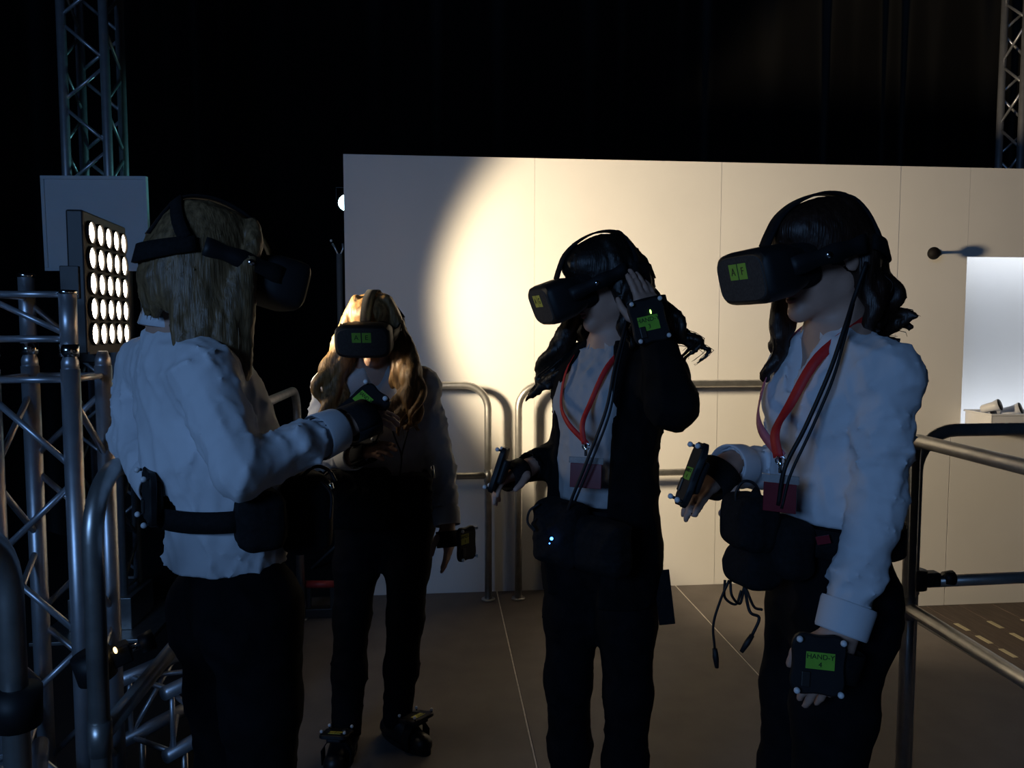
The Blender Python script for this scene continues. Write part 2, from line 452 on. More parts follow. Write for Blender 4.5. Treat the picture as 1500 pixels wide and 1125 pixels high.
lying_truss((nx-.02, ny-.02, LOW+.25), (nx+ns+.03, ny-.62, LOW+.25), .215, 'lying aluminium truss reaching forward from the near left tower')

# ================================================================== LED BLINDER PANEL
LN, LF = V(-1.09, 2.585), V(-1.117, 2.905)     # near and far lens columns
ld = unit(np.append(LF-LN, 0)); lnrm = V(ld[1], -ld[0], 0)      # faces right
pitch = .32/4; zc = 1.648
lc = np.append((LN+LF)/2, zc)
lp = empty('led_panel_lamp', tuple(lc), 'black panel lamp with five rows of five lit round lenses', 'lamp', mw=frame_mw(lc, lnrm, (0, 0, 1)))
# local: Y = facing, X = right of facing, Z up
hw = pitch*2.5+.012
MB().box((-hw, -.055, -hw-.012), (hw, -.004, hw+.012), .006).build('housing', M_blackm, lp, local=True)
for k in range(4):
    MB().box((-hw, -.004, -hw-.012+(k+.0)*0), (hw, .0, -hw-.004), .0).build('rim', M_blackm, lp, local=True) if k == 0 else None
lensme = None
for r in range(5):
    for c in range(5):
        x, z = (c-2)*pitch, (r-2)*pitch
        m = MB().tube([(x, -.006, z), (x, .006, z), (x, .006, z), (x, -.001, z)], [.037, .037, .0335, .0335], 24, caps=False, axis=(0, 1, 0))
        m.build('lens_ring', M_blackm, lp, True, local=True)
        seg = 24; vs_ = [(x, .003, z)]; fs = []
        for i, rr in enumerate((.016, .033)):
            for k in range(seg):
                a = 2*math.pi*k/seg; vs_.append((x+rr*math.cos(a), .002-.003*i, z+rr*math.sin(a)))
        for k in range(seg):
            k2 = (k+1) % seg; fs += [(0, 1+k, 1+k2), (1+k, 1+seg+k, 1+seg+k2, 1+k2)]
        MB().add(vs_, fs).build('lens', M_lens, lp, True, local=True)
for s in (-1, 1):
    MB().box((s*hw-.004, -.075, -.05), (s*hw+.008, -.02, .05), .002).build('yoke_plate', M_blackm, lp, local=True)
MB().box((-.05, -.12, -hw-.045), (.05, -.03, -hw-.012), .004).build('clamp', M_blackm, lp, local=True)
# its beam
sd = bpy.data.lights.new('led_beam', 'SPOT'); sd.energy = 680; sd.color = (1.0, .80, .52)
sd.spot_size = math.radians(68); sd.spot_blend = .24; sd.shadow_soft_size = .15
so = bpy.data.objects.new('led_beam', sd); COL.objects.link(so)
bpos = lc+lnrm*.04; so.location = tuple(bpos)
baim = V(math.cos(math.radians(30)), math.sin(math.radians(30)), 0.0); baim = c2w(baim)+V(0, 0, .0)
so.rotation_euler = Vector(baim).to_track_quat('-Z', 'Y').to_euler()
so.parent = lp; so.matrix_parent_inverse = pmw(lp).inverted()

# ================================================================== WHITE BOARD ON THE TOWER
b0, b1 = at(66, 258, 4.18), at(214, 397, 4.18)
bc = (b0+b1)/2; bw = .555; bh = b0[2]-b1[2]
wb = empty('white_board', tuple(bc), 'square white framed board hung on the left truss tower', 'board', mw=frame_mw(bc, c2w((0.03, -1, -.02)), (0, 0, 1)))
MB().box((-bw/2, -.012, -bh/2), (bw/2, .0, bh/2), .002).build('sheet', M_board, wb, local=True)
for (a, b, c, d) in ((-bw/2, bw/2, bh/2-.018, bh/2), (-bw/2, bw/2, -bh/2, -bh/2+.018), (-bw/2, -bw/2+.018, -bh/2+.018, bh/2-.018), (bw/2-.018, bw/2, -bh/2+.018, bh/2-.018)):
    MB().box((a, -.02, c), (b, .008, d), .002).build('frame_bar', M_board, wb, local=True)
for s in (-1, 1):
    MB().box((s*.09-.015, -.06, -.02), (s*.09+.015, -.012, .02), .002).build('hook', M_steel, wb, local=True)

# ================================================================== CYAN STAGE LAMP AND STAND BEHIND THE WALL
cl = at(507, 297, 5.0)
cf = unit(V(-1.2, -.9, -.1))
sl = empty('stage_lamp', tuple(cl), 'small stage lamp with cyan white glow peeping past the wall edge', 'lamp', mw=frame_mw(cl, c2w((0, -1, -.08)), (0, 0, 1)))
MB().tube([(0, -.19, 0), (0, -.16, 0), (0, -.02, 0), (0, .0, 0)], [.03, .06, .066, .066], 20).build('can', M_blackm, sl, True, local=True)
MB().sphere((0, -.004, 0), (.054, .012, .054), 20, 10).build('lens', M_cyan, sl, True, local=True)
MB().strip([(-.075, -.08, -.0), (-.075, -.08, .10), (.075, -.08, .10), (.075, -.08, 0)], [(-1, 0, 0), (-.7, 0, .7), (.7, 0, .7), (1, 0, 0)], .03, .004).build('yoke', M_blackm, sl, local=True)
MB().tube([(0, -.08, .10), (0, -.08, .2)], .012, 8).build('spigot', M_blackm, sl, True, local=True)
cd = bpy.data.lights.new('cyan_beam', 'SPOT'); cd.energy = 9; cd.color = (.25, .9, 1.0); cd.spot_size = math.radians(50); cd.spot_blend = .6; cd.shadow_soft_size = .05
co = bpy.data.objects.new('cyan_beam', cd); COL.objects.link(co)
co.location = tuple(cl+c2w((-.08, -.06, 0))); co.rotation_euler = (Vector((-1.8, 4.4, 2.5))-co.location).to_track_quat('-Z', 'Y').to_euler()
co.parent = sl; co.matrix_parent_inverse = pmw(sl).inverted()
# lighting stand that carries it
stx, sty = cl[0]+c2w((0, .08, 0))[0], cl[1]+.09
stn = empty('lamp_stand', (stx, sty, LOW), 'thin grey lighting stand hidden behind the left wall end', 'stand')
MB().tube([(stx, sty, LOW), (stx, sty, cl[2]-.3)], .017, 10).build('pole', M_steel, stn, True)
for k in range(3):
    a = k*2.094+.4
    MB().tube([(stx, sty, LOW+.35), (stx+.4*math.cos(a), sty+.4*math.sin(a), LOW+.015)], .01, 8).build('leg', M_steel, stn, True)
MB().tube([(stx, sty, cl[2]-.31), (stx, sty, cl[2]+.19), (stx, sty-.0, cl[2]+.205)], .012, 8).build('stem', M_steel, stn, True)
# grey post with forked clip at the wall edge
pp = at(497, 372, 4.5)
gp = empty('clip_post', (pp[0], pp[1], LOW), 'slender grey post with a forked clip at the left wall edge', 'post')
MB().tube([(pp[0], pp[1], LOW), (pp[0], pp[1], pp[2])], .017, 10).build('pole', M_alu, gp, True)
MB().box((pp[0]-.09, pp[1]-.09, LOW), (pp[0]+.09, pp[1]+.09, LOW+.012), .003).build('foot', M_steel, gp)
for s in (-1, 1):
    MB().tube([(pp[0], pp[1], pp[2]-.02), (pp[0]+s*.022, pp[1], pp[2]+.03), (pp[0]+s*.03-.01, pp[1], pp[2]+.06)], .006, 8).build('fork', M_alu, gp, True)
MB().sphere((pp[0]-.045, pp[1], pp[2]+.075), .008).build('tip', M_marker, gp, True)

# ================================================================== PEG ON THE WALL
def on_wall(px, py, y=WALL_Y):
    a = at(px, py, 1.0)-V(0, 0, CAMZ); s = y/a[1]; w = a*s; w[2] += CAMZ; return w
kp = on_wall(1368, 371, WALL_Y-.12); kb = on_wall(1374, 370, WALL_Y)
kg = empty('wall_peg', (kp[0], WALL_Y, kp[2]), 'dark round knob on a short peg sticking out of the wall', 'knob')
MB().tube([(kb[0], WALL_Y+.008, kb[2]), (kp[0], WALL_Y-.12, kp[2])], .009, 12).build('peg', M_blackm, kg, True)
MB().sphere((kp[0], WALL_Y-.12, kp[2]), (.036, .030, .036), 20, 12).build('knob', mat('dark_brown_knob', (.004, .003, .003, 1), .7, spec=.2), kg, True)
MB().tube([(kb[0], WALL_Y-.001, kb[2]), (kb[0], WALL_Y+.006, kb[2])], .02, 16).build('rose', M_blackm, kg, True)

# ================================================================== RAILINGS
def arc_frame(p0, p1, z0, h, rb):
    p0, p1 = V(*p0, 0), V(*p1, 0); d = unit(p1-p0); path = [p0+V(0, 0, z0)]
    path.append(p0+V(0, 0, h-rb-.001))
    for k in range(0, 9):
        a = math.pi/2*k/8; path.append(p0+d*rb*(1-math.cos(a))+V(0, 0, h-rb+rb*math.sin(a)))
    for k in range(0, 9):
        a = math.pi/2*k/8; path.append(p1-d*rb*(1-math.sin(a))+V(0, 0, h-rb+rb*math.cos(a)))
    path.append(p1+V(0, 0, z0)); return path
def railing(p0, p1, label, h=1.2, mid=.68, r=.0205, rb=.13, z0=0.0, lowbar=None):
    t = empty('guard_railing', ((p0[0]+p1[0])/2, (p0[1]+p1[1])/2, z0), label, 'railing', 'tubular guard railings of the platform')
    MB().tube(arc_frame(p0, p1, z0, h, rb), r, 14).build('frame', M_steel, t, True)
    MB().tube([(*p0, mid), (*p1, mid)], r*.95, 12).build('mid_rail', M_steel, t, True)
    for p in (p0, p1):
        MB().tube([(*p, z0), (*p, z0+.008)], .038, 16).build('foot_plate', M_steel, t, True)
        MB().tube([(*p, mid-.035), (*p, mid+.035)], r*1.14, 14).build('sleeve', M_steel, t, True)
    return t
RY = WALL_Y-.14
railing((-.545, RY), (.272, RY), 'steel tube railing along the wall behind the person with wavy blond hair', mid=.70)
railing((.44, RY), (2.0, RY), 'long steel tube railing along the wall behind the person in the black jacket', mid=.70)
railing((-.70, 1.615), (-.715, 4.0), 'steel tube railing on the left beside the person seen from behind', mid=.66)
railing((-.69, -.35), (-.695, 1.30), 'steel tube railing at the extreme lower left edge', mid=.66)
railing((1.495, 2.27), (2.42, 2.30), 'steel tube railing parallel to the wall at the right', mid=.70, h=1.185)
railing((1.450, 2.215), (1.395, .75), 'steel tube railing running toward the viewer at the right', mid=.64, h=1.165, rb=.03)
# red barrier bar seen low between the posts
rb_ = empty('barrier_base', (-.62, 3.72, 0), 'low red barrier foot on the deck near the corner posts', 'barrier')
q0, q1 = at(447, 856, 3.95), at(492, 856, 3.95)
MB().box((q0[0], q0[1]-.03, .0), (q1[0], q0[1]+.03, .05), .004).build('foot_block', M_blackm, rb_)
MB().tube([(q0[0], q0[1], q0[2]), (q1[0], q1[1], q1[2])], .02, 12).build('red_bar', M_redbar, rb_, True)
MB().box((q0[0]+.005, q0[1]-.012, .045), (q0[0]+.03, q0[1]+.012, q0[2]), .002).build('upright', M_blackm, rb_)
MB().box((q1[0]-.03, q1[1]-.012, .045), (q1[0]-.005, q1[1]+.012, q1[2]), .002).build('upright', M_blackm, rb_)

# clamps on the railings
def clamp(c, ax, label, r=.034):
    t = empty('pipe_clamp', tuple(c), label, 'clamp', mw=frame_mw(c, ax, (0, 0, 1)))
    MB().tube([(0, 0, -.03), (0, 0, .03)], r, 18).build('jaw', M_black, t, True, local=True)
    MB().box((-.02, .025, -.022), (.02, .075, .022), .005).build('lug', M_black, t, local=True)
    MB().tube([(0, .06, 0), (0, .105, 0)], .008, 8).build('bolt', M_chrome, t, True, local=True)
    MB().tube([(0, .095, 0), (0, .125, 0)], [.02, .024], 12).build('wing_nut', M_black, t, True, local=True)
    return t
clamp(at(1341, 848, 2.40), c2w((1, .1, .0)), 'black pipe clamp with knob on the right corner post')
c1 = clamp(at(138, 975, 1.635), c2w((.8, .6, .25)), 'black pipe clamp with a small glowing bead on the near left post', r=.04)
MB().sphere((.028, .045, .024), (.005, .004, .008)).build('glow_bead', M_wglow, c1, True, local=True)  # small warm emissive bead on the clamp
clamp(at(26, 1035, 1.22), c2w((-.8, .6, .1)), 'dark pipe clamp on the post at the lower left corner', r=.036)

# ================================================================== BIN AND CONTROLLERS AT THE OPENING
zb = .915
sh = empty('wall_shelf', (3.75, 4.25, .87), 'narrow pale shelf fixed below the lit opening', 'shelf')
MB().box((OX0+.01, 4.04, .908), (4.5, WALL_Y-.001, .924), .003).build('board', M_wall, sh)
for x in (3.3, 4.3):
    MB().add([(x, 4.338, .9075), (x, 4.2, .9075), (x, 4.338, .875), (x+.02, 4.338, .9075), (x+.02, 4.2, .9075), (x+.02, 4.338, .875)], [(0,1,2),(3,5,4),(0,3,4,1),(1,4,5,2),(2,5,3,0)]).build('bracket', M_steel, sh)
bn = empty('storage_bin', (3.5, 4.2, .895), 'pale open storage bin on the shelf under the lit opening', 'bin', mw=frame_mw((3.56, 4.19, .925), (.10, .995, 0), (0, 0, 1)))
bx, by, bzz = .40, .13, .085
for (a, b) in (((-bx, -by, 0), (bx, -by+.006, bzz)), ((-bx, by-.006, 0), (bx, by, bzz)), ((-bx, -by, 0), (-bx+.006, by, bzz)), ((bx-.006, -by, 0), (bx, by, bzz))):
    MB().box(a, b, .001).build('side', M_bin, bn, local=True)
MB().box((-bx, -by, 0), (bx, by, .006)).build('base', M_bin, bn, local=True)
for (a, b) in (((-bx-.008, -by-.008, bzz), (bx+.008, -by+.006, bzz+.012)), ((-bx-.008, by-.006, bzz), (bx+.008, by+.008, bzz+.012)), ((-bx-.008, -by, bzz), (-bx+.006, by, bzz+.012)), ((bx-.006, -by, bzz), (bx+.008, by, bzz+.012))):
    MB().box(a, b, .003).build('rim', M_bin, bn, local=True)
for k, (px, py, ang) in enumerate(((1456, 595, .5), (1486, 600, -.3), (1447, 606, 1.0), (1474, 607, -.9))):
    p = at(px, py, 4.48+.03*k)
    names = ('pale grey hand controller with dark round end, tallest in the bin', 'grey hand controller leaning at the right of the bin', 'small grey hand controller with dark end at the near rim of the bin', 'dark tipped hand controller lying lowest among the bin contents')
    g = empty('hand_controller', tuple(p), names[k], 'controller', 'controllers in the bin', mw=frame_mw(p, (math.cos(ang)*.7*(1 if k != 3 else -1), -.75, .35), (0, 0, 1)))
    MB().tube([(0, -.07, 0), (0, -.06, 0), (0, .0, 0), (0, .03, 0)], [.016, .024, .027, .036], 16).build('grip', M_ctrl, g, True, local=True)
    MB().tube([(0, .03, 0), (0, .036, 0)], [.034, .031], 16).build('end_face', M_black, g, True, local=True)
    MB().tube([(.03*math.cos(a*.35), .03+.0*a, .03*math.sin(a*.35)) for a in range(0, 19)], .005, 6).build('ring', M_black, g, True, local=True)
# ================================================================== IMPLICIT SURFACES (bodies, clothes, hair)
class Field:
    def __init__(s, lo, hi, h):
        s.h = h; s.lo = np.asarray(lo, float)
        n = np.ceil((np.asarray(hi)-s.lo)/h).astype(int)+1
        s.ax = [(s.lo[i]+h*np.arange(n[i])).astype(np.float32) for i in range(3)]
        s.F = np.full(tuple(n), .3, np.float32)
    def sub(s, lo, hi):
        sl = []
        for i in range(3):
            a = int(max(0, math.floor((lo[i]-s.lo[i])/s.h))); b = int(min(len(s.ax[i]), math.ceil((hi[i]-s.lo[i])/s.h)+1))
            if b <= a: return None
            sl.append(slice(a, b))
        return tuple(sl)
    def _grid(s, sl):
        return (s.ax[0][sl[0]][:, None, None], s.ax[1][sl[1]][None, :, None], s.ax[2][sl[2]][None, None, :])
    def _merge(s, sl, d, k, op):
        A = s.F[sl]
        if op == 'cut':
            s.F[sl] = np.maximum(A, -d); return
        if op == 'and':
            s.F[sl] = np.maximum(A, d); return
        if k <= 0: s.F[sl] = np.minimum(A, d); return
        hh = np.clip(.5+.5*(d-A)/k, 0, 1)
        s.F[sl] = d*(1-hh)+A*hh-k*hh*(1-hh)
    def cone(s, a, b, ra, rb, k=.03, n=None, sq=1.0, op='add'):
        """tapered capsule a->b; flattened by sq along direction n"""
        a = np.asarray(a, float); b = np.asarray(b, float); m = max(ra, rb)+k+3*s.h
        sl = s.sub(np.minimum(a, b)-m, np.maximum(a, b)+m)
        if sl is None: return s
        X, Y, Z = s._grid(sl); d = b-a; L = max(1e-9, float(d@d))
        t = np.clip(((X-a[0])*d[0]+(Y-a[1])*d[1]+(Z-a[2])*d[2])/L, 0, 1)
        wx, wy, wz = X-a[0]-t*d[0], Y-a[1]-t*d[1], Z-a[2]-t*d[2]
        q = wx*wx+wy*wy+wz*wz
        if sq != 1.0:
            n = unit(n); c = wx*n[0]+wy*n[1]+wz*n[2]; q = q+c*c*(1/sq**2-1)
        dist = np.sqrt(q)-(ra+t*(rb-ra))
        if sq != 1.0: dist = dist*min(1.0, (sq+1)/2)
        s._merge(sl, dist.astype(np.float32), k, op); return s
    def chain(s, pts, rs, k=.02, n=None, sq=1.0):
        for i in range(len(pts)-1): s.cone(pts[i], pts[i+1], rs[i], rs[i+1], k, n, sq)
        return s
    def ell(s, c, r, R=None, k=.02, op='add'):
        """ellipsoid with radii r along the rows of R"""
        c = np.asarray(c, float); R = np.eye(3) if R is None else np.asarray(R, float); m = max(r)+k+3*s.h
        sl = s.sub(c-m, c+m)
        if sl is None: return s
        X, Y, Z = s._grid(sl); X = X-c[0]; Y = Y-c[1]; Z = Z-c[2]
        q = 0
        for i in range(3):
            q = q+((X*R[i][0]+Y*R[i][1]+Z*R[i][2])/r[i])**2
        q = np.sqrt(q); s._merge(sl, ((q-1)*min(r)*.5+(q-1)*sum(r)/3*.5).astype(np.float32), k, op); return s
    def box(s, c, hsz, R=None, rnd=.01, k=.01, op='add'):
        c = np.asarray(c, float); R = np.eye(3) if R is None else np.asarray(R, float); m = float(np.linalg.norm(hsz))+k+3*s.h
        sl = s.sub(c-m, c+m)
        if sl is None: return s
        X, Y, Z = s._grid(sl); X = X-c[0]; Y = Y-c[1]; Z = Z-c[2]; qs = []
        for i in range(3):
            qs.append(np.abs(X*R[i][0]+Y*R[i][1]+Z*R[i][2])-(hsz[i]-rnd))
        o = np.sqrt(sum(np.maximum(q, 0)**2 for q in qs))+np.minimum(np.maximum(np.maximum(qs[0], qs[1]), qs[2]), 0)-rnd
        s._merge(sl, o.astype(np.float32), k, op); return s
    def half(s, p, n):
        """keep only the side of the plane the normal points away from"""
        n = unit(n); X, Y, Z = s._grid((slice(None),)*3)
        s.F = np.maximum(s.F, ((X-p[0])*n[0]+(Y-p[1])*n[1]+(Z-p[2])*n[2]).astype(np.float32)); return s
    def folds(s, amp, freq, seed=0, dirs=3, aniso=(1, 1, 1)):
        r = np.random.default_rng(seed); X, Y, Z = s._grid((slice(None),)*3); acc = 0
        for i in range(dirs):
            k = unit(r.normal(size=3)*np.array(aniso))*freq*(.7+.8*r.random()); k2 = unit(r.normal(size=3))*freq*.55; p = r.random(3)*6.28
            w = np.sin(X*k2[0]+Y*k2[1]+Z*k2[2]+p[0])
            acc = acc+((1-np.abs(np.sin(X*k[0]+Y*k[1]+Z*k[2]+1.5*w+p[1])))**3.0*2.2-.5)*(.5+.5*np.sin(X*k2[1]+Y*k2[2]+Z*k2[0]+p[2]))
        s.F = s.F-(amp*acc/dirs*1.6).astype(np.float32); return s
    def mesh(s, name, m, parent, smooth_it=1):
        F = s.F; S = F < 0
        F[0] = F[-1] = .1; F[:, 0] = F[:, -1] = .1; F[:, :, 0] = F[:, :, -1] = .1; S = F < 0
        nx, ny, nz = F.shape
        cs = [S[i:nx-1+i, j:ny-1+j, k:nz-1+k] for i in (0, 1) for j in (0, 1) for k in (0, 1)]
        tot = sum(c.astype(np.int8) for c in cs); cells = np.argwhere((tot > 0) & (tot < 8))
        idx = -np.ones((nx-1, ny-1, nz-1), np.int32); idx[tuple(cells.T)] = np.arange(len(cells))
        acc = np.zeros((len(cells), 3)); cnt = np.zeros(len(cells)); ci, cj, ck = cells.T
        corners = [(i, j, k) for i in (0, 1) for j in (0, 1) for k in (0, 1)]
        for a in corners:
            for ax in range(3):
                if a[ax]: continue
                b = list(a); b[ax] = 1
                fa = F[ci+a[0], cj+a[1], ck+a[2]]; fb = F[ci+b[0], cj+b[1], ck+b[2]]
                mm = (fa < 0) != (fb < 0); t = np.where(mm, fa/(fa-fb+1e-12), 0)
                p = np.array(a, float)[None, :].repeat(len(cells), 0); p[:, ax] += t
                acc[mm] += p[mm]; cnt[mm] += 1
        vs_ = (cells+acc/cnt[:, None])*s.h+s.lo
        quads = []
        for ax in range(3):
            o = [(1, 2), (2, 0), (0, 1)][ax]
            A = S.take(range(0, S.shape[ax]-1), ax); B = S.take(range(1, S.shape[ax]), ax)
            e = np.argwhere(A != B); flip = A[tuple(e.T)]
            ok = (e[:, o[0]] > 0) & (e[:, o[1]] > 0) & (e[:, o[0]] < S.shape[o[0]]-1) & (e[:, o[1]] < S.shape[o[1]]-1)
            e = e[ok]; flip = flip[ok]; q = []
            for (d0, d1) in ((0, 0), (-1, 0), (-1, -1), (0, -1)):
                c = e.copy(); c[:, o[0]] += d0; c[:, o[1]] += d1; q.append(idx[tuple(c.T)])
            q = np.stack(q, 1); q[~flip] = q[~flip][:, ::-1]; quads.append(q)
        Q = np.concatenate(quads)
        for _ in range(smooth_it):                 # light Laplacian smoothing
            sm = np.zeros_like(vs_); c = np.zeros(len(vs_))
            for a, b in ((0, 1), (1, 2), (2, 3), (3, 0)):
                np.add.at(sm, Q[:, a], vs_[Q[:, b]]); np.add.at(c, Q[:, a], 1)
                np.add.at(sm, Q[:, b], vs_[Q[:, a]]); np.add.at(c, Q[:, b], 1)
            vs_ = vs_*.5+.5*sm/np.maximum(c, 1)[:, None]
        me = bpy.data.meshes.new(name); n = len(Q)
        me.vertices.add(len(vs_)); me.vertices.foreach_set('co', vs_.astype(np.float32).ravel())
        me.loops.add(n*4); me.loops.foreach_set('vertex_index', Q.astype(np.int32).ravel())
        me.polygons.add(n); me.polygons.foreach_set('loop_start', np.arange(n, dtype=np.int32)*4); me.polygons.foreach_set('loop_total', np.full(n, 4, np.int32))
        me.polygons.foreach_set('use_smooth', np.ones(n, bool)); me.update(); me.validate()
        return link_mesh(name, me, m, parent, smooth=False)

# ================================================================== PEOPLE
def perp(f, up=V(0, 0, 1)):
    r = unit(np.cross(f, up)); return r, unit(np.cross(r, f))
def hand(F, wrist, d, back, thumb, curl=.5, spread=.0, s=1.0, point=0.0):
    """wrist point, finger direction, back-of-hand normal, thumb side direction"""
    d = unit(d); back = unit(back-d*np.dot(back, d)); th = unit(np.cross(d, back)); th = th if np.dot(th, thumb) > 0 else -th
    kn = []
    for i, (o, L) in enumerate(((.028, .078), (.010, .083), (-.009, .080), (-.026, .074))):
        a = wrist+th*o*.45*s; b = wrist+d*L*s+th*o*s+back*(.004-.002*i)*s
        F.cone(a, b, .0165*s, .0125*s, .012); kn.append(b)
    F.cone(wrist-d*.03, wrist+d*.02, .025*s, .024*s, .02, back, .78)
    for i, L in enumerate((.070, .080, .074, .058)):
        p = kn[i]; ang = curl*(.55+.12*i)*(1-point*(i == 0)); dd = d+th*(spread*(1.5-i)*.25); dd = unit(dd); r = .0092*s
        for seg, fr in enumerate((.46, .30, .24)):
            a_ = ang*(1, 1.9, 2.6)[seg]*.62
            q = p+(dd*math.cos(a_)-back*math.sin(a_))*L*fr*s*1.05
            F.cone(p, q, r, r*.9, .004); p = q; r *= .92
    p = wrist+d*.018*s+th*.024*s
    q = p+(d*.62+th*.62-back*.45)*.042*s; F.cone(p, q, .0145*s, .0115*s, .012)
    w = q+(d*.85+th*.2-back*.4)*.034*s; F.cone(q, w, .0110*s, .0095*s, .005)
    F.cone(w, w+(d*.95-back*.25)*.026*s, .0095*s, .0078*s, .004)
def head(F, c, f, u, s=1.0):
    r = unit(np.cross(f, u)); R = np.array([r, f, u]); P = lambda x, y, z: c+(r*x+f*y+u*z)*s
    F.ell(P(0, -.004, .030), (.074*s, .094*s, .083*s), R, .02)
    F.ell(P(0, .030, -.035), (.058*s, .064*s, .072*s), R, .03)
    F.cone(P(-.042, .0, -.062), P(.0, .074, -.094), .020*s, .017*s, .02); F.cone(P(.042, .0, -.062), P(0, .074, -.094), .020*s, .017*s, .02)
    F.ell(P(0, .080, -.094), (.019*s, .016*s, .016*s), R, .012)                     # chin
    F.cone(P(0, .086, .018), P(0, .104, -.024), .008*s, .0105*s, .008)              # nose
    F.ell(P(-.011, .094, -.028), (.008*s, .009*s, .007*s), R, .005); F.ell(P(.011, .094, -.028), (.008*s, .009*s, .007*s), R, .005)
    for x in (-.031, .031):
        F.ell(P(x, .094, .004), (.016*s, .014*s, .010*s), R, 0, 'cut')                # eye sockets
        F.ell(P(x, .079, .004), (.0135*s, .0125*s, .0095*s), R, .003)                  # eyeballs under the lids
        F.cone(P(x-.016, .086, .022), P(x+.016, .087, .023), .0065*s, .0065*s, .008)
    F.cone(P(-.018, .083, -.056), P(.018, .083, -.056), .0058*s, .0058*s, .004); F.ell(P(0, .089, -.055), (.012*s, .006*s, .005*s), R, .004)
    F.cone(P(-.014, .083, -.067), P(.014, .083, -.067), .0065*s, .0065*s, .004); F.ell(P(0, .088, -.068), (.011*s, .006*s, .006*s), R, .004)
    for x in (-1, 1):
        F.ell(P(x*.075, -.008, -.006), (.007*s, .018*s, .030*s), R, .006); F.ell(P(x*.082, -.006, -.004), (.005*s, .009*s, .017*s), R, 0, 'cut')
def bbox(*pts, pad=.2):
    A = np.array(pts); return A.min(0)-pad, A.max(0)+pad

